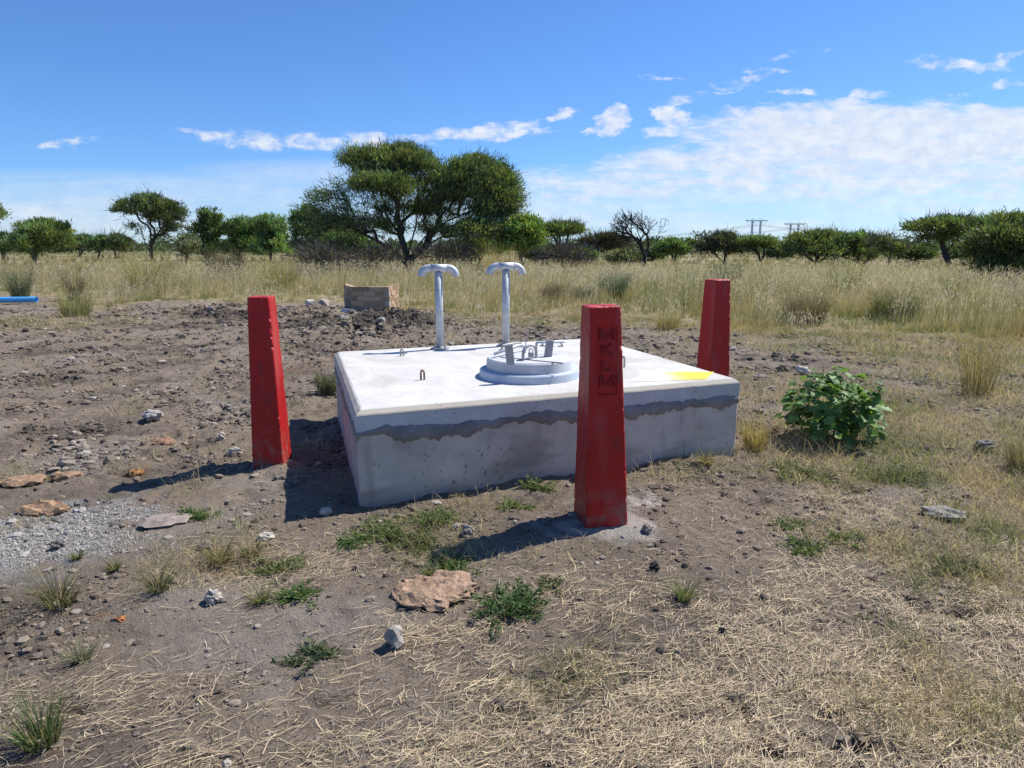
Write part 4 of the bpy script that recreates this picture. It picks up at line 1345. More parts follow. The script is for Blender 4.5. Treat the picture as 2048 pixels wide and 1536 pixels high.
def crown_tips(ells, n, r, lowcut=-.35, shell=.5):
    """ells: (cx,cy,cz,rx,ry,rz,weight)"""
    E = np.array(ells); wts = E[:, 6] * (E[:, 3] * E[:, 4] * E[:, 5]) ** .7; wts /= wts.sum()
    k = r.choice(len(E), n * 3, p=wts)
    d = r.normal(0, 1, (n * 3, 3)); d /= np.linalg.norm(d, axis=1, keepdims=True)
    rad = r.uniform(0, 1, (n * 3, 1)) ** (shell)
    keep = (d[:, 2] > lowcut) | (r.uniform(0, 1, n * 3) < .18)
    P = E[k, :3] + d * rad * E[k, 3:6]
    return P[keep][:n], k[keep][:n], d[keep][:n]


BARKC, DARKBARK = (.115, .10, .088), (.06, .053, .048)


def make_tree(name, label, cat, base, ells, ntip, nleaf, leafc, seed, stems=None, sl=(.18, .05), r_tip=.012, rmax=.3, spread=.22, upb=.5, lowcut=-.35, shell=.45,
              group=None, bare=0, barkc=BARKC, step=.5, dark=.75, beta=.8, extra_twigs=0, clumpvar=.35, under=.75):
    """base world xyz; ells in metres relative to the base"""
    r = np.random.default_rng(seed)
    tips, kk, dirs = crown_tips(ells, ntip, r, lowcut, shell)
    if stems is None:
        e0 = np.array(ells)[:, :3].mean(0)
        hgt = max(e[2] for e in ells)
        nst = r.integers(1, 4)
        stems = [[(0, 0, -.1), (r.normal(0, .05) * hgt, r.normal(0, .05) * hgt, hgt * .18)]]
        for _ in range(nst):
            q = np.array(stems[0][-1]); tgt = np.array(ells[r.integers(len(ells))][:3]) * np.array([.6, .6, .72])
            stems.append([(0, 0, -.1), tuple(q * .5 + np.array([r.normal(0, .1), r.normal(0, .1), 0])), tuple(q * .4 + tgt * .6)])
    P, par, tix = grow(tips, stems, seed, beta, step=step)
    V, F, rad = wood(P, par, r_tip, 2.25, rmax)
    root = empty(name, base, label, cat, group)
    cols = np.array(barkc) * r.uniform(.7, 1.3, (len(V), 1))
    if extra_twigs:
        src = P[r.choice(np.where(rad < .05)[0], extra_twigs)]
        od = src - np.array([0, 0, np.median(P[:, 2]) * .6]); od /= np.linalg.norm(od, axis=1, keepdims=True) + 1e-9
        D = od * .7 + r.normal(0, .6, od.shape); D /= np.linalg.norm(D, axis=1, keepdims=True)
        v2, f2, c2 = sprigs(src, D, r.uniform(.25, .8, extra_twigs) * (sl[0] / .18), np.full(extra_twigs, r_tip * 2.2), np.array(barkc) * r.uniform(.6, 1.3, (extra_twigs, 1)))
        link('trunk', mesh_np('trunk', np.concatenate([V, v2]), [F, f2 + len(V)], np.concatenate([cols, c2])), M_BARK, root)
    else:
        link('trunk', mesh_np('trunk', V, [F], cols, False), M_BARK, root)
    if nleaf:
        # each tip carries a clump of sprays; some clumps are thin
        dens = r.gamma(2.0, 1, len(tix))
        dens = dens * (1 - under + under * smooth(dirs[:, 2], -.15, .55)) * np.array([ells[q][7] if len(ells[q]) > 7 else 1.0 for q in kk])
        if bare:
            dens *= (r.uniform(0, 1, len(tix)) > bare)
        dens /= dens.sum()
        k = r.choice(len(tix), nleaf, p=dens)
        T = P[tix[k]]; back = P[par[tix[k]]]
        f = r.uniform(-.1, 1.1, (nleaf, 1))
        off = r.normal(0, 1, (nleaf, 3)) * spread * np.array([1, 1, .55])
        C = T * f + back * (1 - f) + off
        ctr = np.array(ells)[:, :3].mean(0) * np.array([1, 1, .75])
        outd = C - ctr; outd /= np.linalg.norm(outd, axis=1, keepdims=True) + 1e-9
        D = outd * .6 + r.normal(0, .55, (nleaf, 3)) + np.array([0, 0, upb]); D /= np.linalg.norm(D, axis=1, keepdims=True)
        cv = (1 + clumpvar * r.normal(0, 1, (len(tix), 1)))[k]
        hue = r.normal(0, 1, (len(tix), 1))[k]
        cc = np.array(leafc) * np.clip(cv, .45, 1.9) * r.uniform(.65, 1.3, (nleaf, 1))
        cc = cc * (1 + hue * np.array([.14, .02, -.1]))
        V, F, Cc = sprigs(C, D, r.uniform(.6, 1.4, nleaf) * sl[0], r.uniform(.7, 1.4, nleaf) * sl[1], cc)
        link('crown', mesh_np('crown', V, [F], Cc), M_LEAF, root)
    return root


def px_ells(px0, Y, L, zbase, depth=.9):
    """crown lobes given in photo pixels at distance Y -> metres relative to the base (x at px0, z = zbase)"""
    b0 = atY(px0, 600, Y); res = []
    for (cx, cy, rx, ry, *o) in L:
        c = atY(cx, cy, Y); s_ = Y / ray(cx, cy)[1] / FPX
        dy = o[0] if o else 0.0; wgt = o[1] if len(o) > 1 else 1.0; lf = o[2] if len(o) > 2 else 1.0
        res.append((c[0] - b0[0], dy, c[2] - zbase, rx * s_, rx * s_ * depth, ry * s_, wgt, lf))
    return res


def tree_px(name, label, cat, px0, Y, L, ntip, nleaf, leafc, seed, depth=.9, **kw):
    b0 = atY(px0, 600, Y); zb = float(gz(b0[0], Y)) - .05
    return make_tree(name, label, cat, (b0[0], Y, zb), px_ells(px0, Y, L, zb, depth), ntip, nleaf, leafc, seed, **kw)


ACA, ACA2, BUSH, GREYG, LIME = (.18, .24, .088), (.13, .175, .075), (.145, .225, .085), (.20, .22, .14), (.23, .32, .08)
YB = 43.0
s_ = 1 / FPX * YB * 1.02


def bigstem(pts):
    b0 = atY(815, 600, YB); res = []
    for (x, y, dy) in pts:
        c = atY(x, y, YB); res.append((c[0] - b0[0], dy, c[2]))
    return res


big = tree_px('acacia_tree', 'large spreading acacia with a domed green crown and many dark limbs behind the vent pipes', 'tree', 815, YB,
              [(795, 338, 88, 46, .5, 1.3), (728, 328, 44, 28, -.5, .8), (955, 385, 84, 70, 0, 1.7), (775, 385, 62, 34, -2.2, 1.0), (1000, 430, 52, 50, -1, .8),
               (668, 405, 62, 42, .5, .4, .35), (630, 425, 46, 34, 0, .25, .15), (865, 425, 50, 36, 1.5, .4), (690, 450, 70, 36, -1.0, .6, .35), (960, 470, 86, 28, -1.2, .7, .5), (880, 465, 60, 22, 1, .5, .25), (740, 462, 66, 28, 1, .6, .3), (800, 430, 60, 40, .8, .7, .35), (870, 400, 50, 50, 0, .5, .5), (660, 460, 60, 34, .5, .4, .25), (1020, 465, 40, 34, 0, .5, .6)],
              2000, 120000, ACA, 11, depth=.75, sl=(.25, .043), under=.6, r_tip=.014, rmax=.42, spread=.26, upb=.75, lowcut=-.15, shell=.36, extra_twigs=8000, barkc=(.075, .066, .06), step=.6, bare=.10,
              stems=[bigstem([(815, 540, 0), (812, 505, .1), (800, 470, .2), (770, 430, .6), (760, 395, .9)]),
                     bigstem([(815, 540, 0), (818, 500, 0), (830, 450, .3), (835, 400, .6), (830, 350, .8)]),
                     bigstem([(815, 540, 0), (826, 505, -.2), (850, 475, -.5), (900, 440, -.8), (950, 420, -.8)]),
                     bigstem([(815, 540, 0), (820, 515, .4), (850, 490, .9), (890, 465, 1.4), (930, 440, 1.6), (960, 400, 1.6)]),
                     bigstem([(815, 540, 0), (805, 510, -.5), (765, 470, -1.3), (730, 450, -1.8), (760, 410, -2.2)]),
                     bigstem([(815, 540, 0), (803, 515, .3), (750, 480, .7), (690, 450, .9), (650, 425, .9)])])

# the trees and bushes along the field, left to right in the photo
UMB = lambda x, y, w_, h_: [(x, y + h_ * .45, w_ * .34, h_ * .42, 0, 1), (x - w_ * .25, y + h_ * .62, w_ * .27, h_ * .3, 1.5, .8), (x + w_ * .25, y + h_ * .6, w_ * .27, h_ * .3, -1, .8)]
BSH = lambda x, y, w_, h_: [(x, y + h_ * .5, w_ * .36, h_ * .5, 0, 1), (x - w_ * .24, y + h_ * .66, w_ * .26, h_ * .36, .8, .7), (x + w_ * .24, y + h_ * .64, w_ * .26, h_ * .38, -.8, .7)]

tree_px('acacia_tree', 'flat crowned acacia cut off by the left picture edge, tallest at that edge', 'tree', -60, 70, UMB(-35, 408, 120, 45), 220, 9000, ACA, 101, sl=(.4, .09), r_tip=.02, lowcut=-.1)
tree_px('thorn_bush', 'rounded green bush tree on a thin leaning stem near the left edge', 'bush', 80, 62, [(85, 472, 54, 32, 0, 1), (45, 484, 32, 20, .5, .7), (125, 487, 38, 18, -.5, .8), (80, 452, 26, 18, .5, .5), (85, 494, 50, 14, -.5, .7)], 340, 16000, ACA, 102, under=.25, sl=(.36, .075), r_tip=.016, lowcut=-.3, upb=.8)
tree_px('acacia_tree', 'dark upright acacia standing alone in the field left of the green thicket', 'tree', 312, 78, [(290, 418, 52, 28, 0, 1), (325, 435, 42, 36, 1, 1), (255, 425, 32, 18, -.5, .7), (345, 440, 24, 24, 0, .5), (300, 400, 26, 14, 0, .6), (325, 470, 24, 14, .5, .25), (260, 455, 26, 10, 1, .35), (335, 462, 30, 16, .5, .4)], 420, 15000, ACA2, 103,
        sl=(.4, .085), r_tip=.02, rmax=.28, lowcut=-.3, barkc=DARKBARK, shell=.4, extra_twigs=600)
tree_px('shrub', 'pale grey green shrub in front of the left green thicket', 'shrub', 378, 60, BSH(378, 474, 62, 42), 120, 5000, GREYG, 104, sl=(.28, .07), r_tip=.012)
tree_px('bushy_tree', 'leftmost and tallest bushy tree of the green thicket', 'tree', 420, 82, [(418, 445, 26, 28, 0, 1), (395, 472, 24, 26, .5, .7), (440, 468, 22, 26, 0, .8), (418, 494, 40, 20, 0, 1.0), (432, 436, 14, 14, 0, .3)], 240, 11000, BUSH, 105, sl=(.42, .09), under=.1, upb=.7, r_tip=.018, lowcut=-.6)
tree_px('bushy_tree', 'middle bushy tree of the green thicket', 'tree', 487, 80, [(480, 462, 34, 30, 0, 1), (500, 470, 34, 30, .8, .8), (462, 455, 22, 20, 0, .6), (485, 496, 52, 18, 0, 1.1), (510, 446, 16, 12, 0, .35)], 260, 12000, BUSH, 106, sl=(.42, .09), under=.1, upb=.7, r_tip=.018, lowcut=-.6)
tree_px('bushy_tree', 'pale green bushy tree at the right end of the green thicket', 'tree', 545, 76, [(542, 452, 30, 22, 0, 1), (545, 475, 36, 28, .5, 1), (545, 496, 44, 18, 0, 1.0), (528, 440, 14, 12, 0, .3)], 240, 11000, (.18, .27, .10), 107, under=.1, upb=.7, sl=(.40, .09), r_tip=.018, lowcut=-.6)
tree_px('bushy_tree', 'dark green tree half hidden behind the left side of the big acacia', 'tree', 625, 66, [(612, 445, 34, 34, 0, 1), (640, 470, 44, 34, 1, 1), (600, 480, 24, 22, 0, .5)], 300, 12000, BUSH, 108, under=.3, sl=(.36, .08), r_tip=.018, lowcut=-.6)
tree_px('bushy_tree', 'green bush tree under the left limbs of the big acacia', 'tree', 690, 50, [(690, 490, 46, 30, 0, 1), (720, 500, 34, 22, 1, .7)], 200, 6000, BUSH, 109, sl=(.28, .07), r_tip=.012, lowcut=-.6, bare=.2, extra_twigs=500, barkc=DARKBARK)
tree_px('bushy_tree', 'bright lime green bush at the right foot of the big acacia', 'bush', 1050, 41, [(1050, 465, 36, 32, 0, 1), (1030, 490, 34, 20, 0, .6), (1068, 484, 24, 22, .5, .7), (1010, 485, 26, 20, .5, .5)], 280, 11000, LIME, 110, sl=(.24, .07), r_tip=.012, lowcut=-.6, upb=.3)
tree_px('bush', 'low dark green bush under the right limbs of the big acacia', 'bush', 950, 48, BSH(950, 478, 120, 40), 220, 8000, ACA2, 111, sl=(.26, .07), r_tip=.012, extra_twigs=500)
tree_px('acacia_tree', 'umbrella acacia with a thin green top just right of the big acacia', 'tree', 1115, 68, [(1128, 462, 44, 15, 0, 1), (1100, 470, 32, 20, .5, .7), (1150, 466, 26, 10, 0, .5)], 320, 9000, ACA, 112, sl=(.34, .07), r_tip=.018, lowcut=-.05, extra_twigs=700, barkc=DARKBARK)
tree_px('acacia_tree', 'low dark umbrella acacia partly behind the bare tree', 'tree', 1215, 72, [(1205, 486, 46, 17, 0, 1), (1235, 492, 36, 16, .5, .6), (1180, 492, 24, 14, 0, .5)], 320, 8000, (.085, .09, .045), 113, sl=(.34, .07), r_tip=.02, lowcut=-.3, extra_twigs=900, barkc=DARKBARK, bare=.2)
tree_px('shrub', 'grey green shrub left of the foot of the bare tree', 'shrub', 1245, 48, BSH(1245, 502, 66, 28), 120, 4500, GREYG, 114, sl=(.22, .06), r_tip=.01)
tree_px('bush', 'round green bush right of the foot of the bare tree', 'bush', 1342, 62, BSH(1342, 478, 62, 38), 160, 7000, BUSH, 115, sl=(.3, .09), r_tip=.014)
tree_px('bush', 'small pale bush on the skyline right of the round green bush', 'bush', 1380, 110, BSH(1380, 480, 36, 24), 90, 2600, (.10, .135, .06), 116, sl=(.5, .14), r_tip=.02)
tree_px('thorn_bush', 'grey green thorn bush left of the small umbrella acacia', 'bush', 1445, 66, [(1445, 488, 40, 20, 0, 1), (1410, 498, 30, 14, 0, .6), (1475, 498, 26, 14, 0, .6)], 240, 7500, (.095, .11, .055), 117, sl=(.32, .08), r_tip=.016, extra_twigs=700, barkc=(.13, .115, .115))
tree_px('acacia_tree', 'small umbrella acacia directly below the left pylon', 'tree', 1516, 64, [(1520, 486, 30, 8, 0, 1), (1493, 486, 22, 9, .5, .7), (1540, 488, 16, 6, 0, .4), (1500, 500, 14, 8, .3, .2)], 200, 6500, ACA, 118, sl=(.3, .07), r_tip=.018, lowcut=-.05, barkc=DARKBARK)
tree_px('thorn_tree', 'left half of the long dense thorn thicket below the right pylon', 'tree', 1625, 60, [(1625, 490, 58, 24, 0, 1), (1630, 506, 56, 16, -.5, .7), (1660, 484, 48, 22, .8, 1), (1590, 500, 34, 18, 0, .7)], 420, 15000, ACA, 119, sl=(.3, .07), r_tip=.018, lowcut=-.4, barkc=DARKBARK, extra_twigs=900)
tree_px('thorn_tree', 'right half of the long dense thorn thicket, its crown sloping down to the right', 'tree', 1712, 62, [(1705, 488, 46, 22, 0, 1), (1715, 508, 60, 14, -.5, .7), (1735, 496, 40, 20, .8, .9), (1680, 500, 40, 20, 0, .6)], 380, 12500, ACA, 120, sl=(.3, .07), r_tip=.018, lowcut=-.4, barkc=DARKBARK, extra_twigs=900)
tree_px('thorn_bush', 'scraggy thorn bush with bare twigs between the thicket and the right hand acacias', 'bush', 1770, 58, [(1765, 490, 26, 20, 0, 1), (1790, 502, 24, 16, .5, .6)], 160, 3600, ACA, 121, sl=(.28, .07), r_tip=.014, bare=.45, extra_twigs=900, barkc=(.14, .125, .115))
tree_px('acacia_tree', 'broad flat topped acacia with a leaning dark trunk near the right edge', 'tree', 1885, 52, [(1880, 452, 66, 12, 0, 1), (1850, 462, 42, 12, -.5, .8), (1925, 455, 60, 22, 1, 1), (1900, 478, 50, 18, 1.2, .5), (1835, 478, 30, 7, 0, .4)], 420, 13000, ACA, 122, sl=(.28, .065), r_tip=.018, rmax=.22, lowcut=-.05,
        barkc=DARKBARK, extra_twigs=700)
tree_px('acacia_tree', 'tall acacia rising behind the bush at the right picture edge', 'tree', 1995, 50, [(2010, 448, 60, 24, 0, 1), (1960, 465, 44, 26, 1, .8), (2050, 465, 50, 34, 0, .8)], 360, 12000, ACA, 123, sl=(.27, .065), r_tip=.016, lowcut=-.3, barkc=DARKBARK)
tree_px('thorn_bush', 'near spreading thorn bush with a visible stem at the right picture edge', 'bush', 2022, 26, [(2010, 478, 58, 22, 0, 1), (1972, 500, 34, 24, .3, .8), (2060, 490, 50, 36, 0, 1), (1990, 528, 46, 18, 0, .7, .8), (2040, 530, 44, 22, 0, .7, .8), (1965, 540, 26, 14, -.3, .3)], 520, 17000, (.14, .175, .065), 124, sl=(.19, .042), r_tip=.010, rmax=.09, lowcut=-.3, under=.4,
        extra_twigs=1200, barkc=DARKBARK, upb=.4)
for i, (x, y, w_, h_, Y, lab) in enumerate([(15, 470, 60, 34, 84, 'low dark bush at the left edge under the cut off acacia'), (168, 474, 56, 26, 120, 'small rounded bush on the skyline right of the left bush tree'),
                                          (205, 474, 46, 28, 100, 'middle low bush of the far row left of the upright acacia'), (238, 470, 50, 32, 95, 'dark low bush touching the upright acacia on its left'),
                                          (655, 500, 60, 34, 58, 'low bush beneath the far left twigs of the big acacia'), (1075, 498, 50, 20, 58, 'low bush between the lime bush and the umbrella acacia'),
                                          (1165, 500, 60, 20, 58, 'grey twiggy bush under the umbrella acacia'), (1300, 502, 50, 18, 75, 'low bush right behind the bare tree\'s trunk'),
                                          (1555, 492, 40, 26, 90, 'low bush right of the small umbrella acacia'), (1830, 496, 60, 24, 60, 'dark bush in the shade left of the flat topped acacia\'s trunk'), (1935, 492, 70, 30, 55, 'dark bush in the shade right of the flat topped acacia\'s trunk')]):
    grey = 'grey' in lab
    tree_px('bush', lab, 'bush', x, Y, BSH(x, y, w_, h_), 130, 1500 if grey else 4500, ACA2 if i % 2 else BUSH, 140 + i, sl=(.0052 * Y, .0017 * Y), r_tip=.00022 * Y, extra_twigs=900 if grey else 250, barkc=(.15, .13, .13) if grey else BARKC)

# bare dead tree
DT = 45.0


def dstem(pts, px0=1285):
    b0 = atY(px0, 600, DT); return [(atY(x, y, DT)[0] - b0[0], dy, atY(x, y, DT)[2]) for x, y, dy in pts]


tree_px('dead_tree', 'bare black dead tree with a drooping twiggy crown on the skyline', 'dead tree', 1285, DT,
        [(1255, 445, 28, 20, 0, 1), (1240, 462, 20, 24, .3, .8), (1285, 448, 22, 18, 0, .6), (1312, 440, 8, 8, 0, .12), (1290, 475, 18, 18, 0, .4), (1265, 475, 18, 14, 0, .4)],
        210, 0, ACA, 131, r_tip=.017, rmax=.20, lowcut=-.9, barkc=(.035, .032, .032), extra_twigs=500, shell=.6, sl=(.18, .05), beta=1.2,
        stems=[dstem([(1288, 530, 0), (1290, 512, 0), (1282, 490, 0), (1262, 462, .1), (1252, 440, .2)]), dstem([(1288, 530, 0), (1293, 508, .1), (1312, 490, .1), (1318, 465, .1), (1330, 448, .1), (1332, 434, .1)]),
               dstem([(1288, 530, 0), (1291, 510, 0), (1300, 490, .3), (1296, 468, .3), (1302, 455, .3), (1318, 440, .3)]), dstem([(1288, 530, 0), (1268, 500, -.2), (1250, 478, -.4), (1243, 462, -.4)]),
               dstem([(1318, 465, .1), (1320, 452, .1), (1325, 450, .1)])])
# dead brush heaps
for i, (x, Y, L_, nt, lab) in enumerate([(640, 36, [(640, 520, 50, 26, 0, 1), (600, 525, 40, 20, .4, .6), (680, 525, 46, 24, 0, .8)], 260, 'tangle of grey dead branches in the grass left of the big acacia'),
                                       (760, 38, [(760, 520, 56, 24, 0, 1), (720, 535, 40, 18, 0, .7)], 220, 'dark dead branches lying at the foot of the big acacia'),
                                       (1130, 40, [(1120, 515, 52, 20, 0, 1), (1160, 520, 34, 16, 0, .5)], 200, 'grey dead brush standing in the grass below the umbrella acacia'),
                                       (880, 39, [(890, 515, 60, 20, 0, 1)], 170, 'dead brush right of the big acacia\'s trunk')]):
    tree_px('dead_brush', lab, 'dead brush', x, Y, L_, nt, 500, (.16, .15, .10), 160 + i, r_tip=.011, rmax=.06, lowcut=-.2, barkc=(.085, .075, .072) if i != 0 else (.11, .10, .098), extra_twigs=1100, sl=(.26, .04), shell=.6)


# far woodland closing the horizon
def far_wood():
    V, F, C, o = [], [], [], 0
    r = np.random.default_rng(5)
    parts = []
    n = 520
    Y = r.uniform(130, 420, n); X = r.uniform(-.95, .95, n) * Y
    hgt = r.uniform(2.0, 4.2, n) * (1 + .2 * r.normal(0, 1, n)); wd_ = hgt * r.uniform(.9, 2.0, n)
    m = 170
    k = np.repeat(np.arange(n), m)
    d = r.normal(0, 1, (n * m, 3)); d /= np.linalg.norm(d, axis=1, keepdims=True)
    rad = r.uniform(0, 1, (n * m, 1)) ** .4
    Cn = np.stack([X[k], Y[k], hgt[k] * .52], -1) + d * rad * np.stack([wd_[k] * .5, wd_[k] * .5, hgt[k] * .48], -1)
    D = d * .5 + r.normal(0, .5, d.shape) + np.array([0, 0, .4]); D /= np.linalg.norm(D, axis=1, keepdims=True)
    cc = np.array([.10, .13, .065]) * r.uniform(.6, 1.3, (n, 1))[k] * r.uniform(.7, 1.3, (n * m, 1))
    return sprigs(Cn, D, r.uniform(.5, 1.1, n * m) * Y[k] / 200, r.uniform(.35, .7, n * m) * Y[k] / 220, cc)


V, F, C = far_wood()
tag(link('far_woodland', mesh_np('far_woodland', V, [F], C), M_LEAF), 'far bushland closing the horizon as one dark band', 'woodland', kind='stuff')


# ================================================================== pylons and cables
def pylon(px, ptop, wpx, Y, label):
    b0 = atY(px, 494, Y); ztop = atY(px, ptop, Y)[2]
    W_ = wpx / FPX * Y; s = W_ / 22.0
    root = empty('transmission_pylon', (b0[0], Y, 0), label, 'pylon', 'pylons on the horizon')
    t_ = .27
    for sx_ in (-1, 1):
        b = MB(); xc = sx_ * W_ * .18
        for (ax, ay) in ((-1, -1), (1, -1), (1, 1), (-1, 1)):
            b.beam((xc + ax * .9 * s, ay * .9 * s, -1), (xc + ax * .5 * s, ay * .5 * s, ztop - 2.0 * s), t_, t_)
        n = 14
        for i in range(n):
            z0, z1 = (ztop - 2) * i / n, (ztop - 2) * (i + 1) / n
            sg = 1 if i % 2 else -1
            for ay in (-1, 1):
                b.beam((xc - sg * .8 * s, ay * .7 * s, z0), (xc + sg * .8 * s, ay * .7 * s, z1), .1, .1)
        b.build('lattice_mast', M_PYLON, root)
    b = MB()
    zc = ztop - 2.0 * s
    for yy in (-.5, .5):
        b.beam((-W_ / 2, yy, zc + .9 * s), (W_ / 2, yy, zc + .9 * s), t_, t_); b.beam((-W_ * .40, yy, zc), (W_ * .40, yy, zc), t_, t_)
        for sx_ in (-1, 1): b.beam((sx_ * W_ * .40, yy, zc), (sx_ * W_ / 2, yy, zc + .9 * s), t_, t_)
        n = 14
        for i in range(n):
            x0, x1 = W_ * (-.42 + .84 * i / n), W_ * (-.42 + .84 * (i + 1) / n)
            za, zb = (zc, zc + .9 * s) if i % 2 else (zc + .9 * s, zc)
            b.beam((x0, yy, za), (x1, yy, zb), .11, .11)
    for sx_ in (-1, 1):
        b.beam((sx_ * W_ * .18 - .6 * s, 0, zc + .9 * s), (sx_ * W_ * .22, 0, ztop + .9 * s), .14, .14); b.beam((sx_ * W_ * .18 + 1.8 * s, 0, zc + .9 * s), (sx_ * W_ * .22, 0, ztop + .9 * s), .14, .14)
    b.build('crossarm', M_PYLON, root)
    att = []
    for xc in (-.33, 0, .33):
        b = MB()
        wv = .13 if xc else .12
        b.beam((W_ * (xc - wv), 0, zc), (W_ * xc, 0, zc - 3.6 * s), .16, .16); b.beam((W_ * (xc + wv), 0, zc), (W_ * xc, 0, zc - 3.6 * s), .16, .16)
        b.build('insulator_string', M_PYLON, root)
        att.append(Vector((b0[0] + W_ * xc, Y, zc - 3.7 * s)))
    return att


YP = 640.0
pA = pylon(1510, 438, 44, YP, 'left of the two grey steel lattice pylons above the trees')
pB = pylon(1586, 445, 42, YP * 1.05, 'right of the two grey steel lattice pylons above the trees')


def cable(a, b_, sag, label, grp):
    b = MB(); pts = []
    for k in range(25):
        u = k / 24; p_ = a.lerp(b_, u); p_.z -= sag * 4 * u * (1 - u); pts.append(p_)
    b.tube(pts, .085, 4)
    tag(b.build('power_cable', M_PYLON), label, 'cable', grp)


for (att, nm, dxl, dxr) in ((pA, 'left', -250, 330), (pB, 'right', -300, 330)):
    for q in att:
        cable(q, Vector((q.x + dxl, q.y + 260, q.z - 6)), 9, 'thin dark power cable sagging away leftward from the %s pylon' % nm, 'cables left of the %s pylon' % nm)
        cable(q, Vector((q.x + dxr, q.y - 60, q.z - 3)), 10, 'thin dark power cable sagging away rightward from the %s pylon' % nm, 'cables right of the %s pylon' % nm)


# ================================================================== leafy bush at right
def leafy_bush():
    q = at(1665, 880); z = float(gz(q[0], q[1]))
    root = empty('leafy_bush', (q[0], q[1], z), 'round bright green broad leaved bush on the short grass right of the chamber', 'bush')
    r = np.random.default_rng(3)
    tips, _, _ = crown_tips([(0.0, .0, .31, .40, .36, .31, 1), (.15, 0, .35, .26, .26, .22, .6), (-.16, -.05, .29, .27, .27, .2, .6), (-.02, .05, .48, .20, .2, .17, .5), (0, -.02, .15, .45, .40, .15, 1.0)], 250, r, -.6, .42)
    tips = tips[tips[:, 2] > .05]
    P, par, tix = grow(tips, [[(0, 0, -.03), (.01, .01, .06)], [(0, 0, -.03), (.08, 0, .10), (.16, .02, .22)], [(0, 0, -.03), (-.07, .02, .1), (-.15, .04, .2)], [(0, 0, -.03), (.02, -.06, .1), (.0, -.16, .2)]], 4, step=.07)
    V, F, rad = wood(P, par, .0022, 2.3, .016)
    link('stems', mesh_np('stems', V, [F], np.array([.075, .085, .045]) * np.ones((len(V), 1))), M_BARK, root)
    # lobed leaves
    outl = [(0, 0), (.18, -.02), (.42, .12), (.36, .30), (.60, .48), (.34, .56), (.30, .74), (.12, .76), (0, 1.0), (-.12, .76), (-.30, .74), (-.34, .56), (-.60, .48), (-.36, .30), (-.42, .12), (-.18, -.02)]
    Vs, Fs, Cs = [], [], []
    o = 0
    n = 900
    for i in range(n):
        t_ = tix[r.integers(len(tix))]; c = P[t_] * (1 - (f := r.uniform(-.05, .5))) + P[par[t_]] * f + r.normal(0, .018, 3)
        if c[2] < .03: continue
        od = c - np.array([0, 0, .12]); od /= np.linalg.norm(od)
        nrm = Vector(od * .55 + r.normal(0, .35, 3) + np.array([0, 0, .75])).normalized()
        d = Vector(od * .8 + r.normal(0, .5, 3)); d = (d - nrm * d.dot(nrm)).normalized(); s = nrm.cross(d)
        L_ = r.uniform(.035, .10); col = np.array([.16, .27, .08]) * r.uniform(.65, 1.35)
        if r.uniform() < .15: col = col * np.array([1.5, 1.25, .8])
        c = Vector(c)
        mid = [c + d * (L_ * t2) + nrm * (.05 * L_ * math.sin(t2 * 3)) for t2 in (0, .33, .66, 1)]
        for p_ in outl:
            fold = abs(p_[0]) * .35
            Vs.append(tuple(c + d * (p_[1] * L_ - .25 * L_ * max(0, p_[1] - .6) ** 1) + s * (p_[0] * L_) + nrm * (fold * L_ * .5 - .18 * L_ * p_[1] ** 2)))
        Vs.append(tuple(c + d * (.45 * L_) - nrm * (.05 * L_)))
        k = len(outl)
        Fs += [(o + j, o + (j + 1) % k, o + k) for j in range(k)]
        Cs += [tuple(col)] * (k + 1); o += k + 1
    link('leaves', mesh_np('leaves', np.array(Vs), [np.array(Fs)], np.array(Cs)), M_LEAF, root)


leafy_bush()


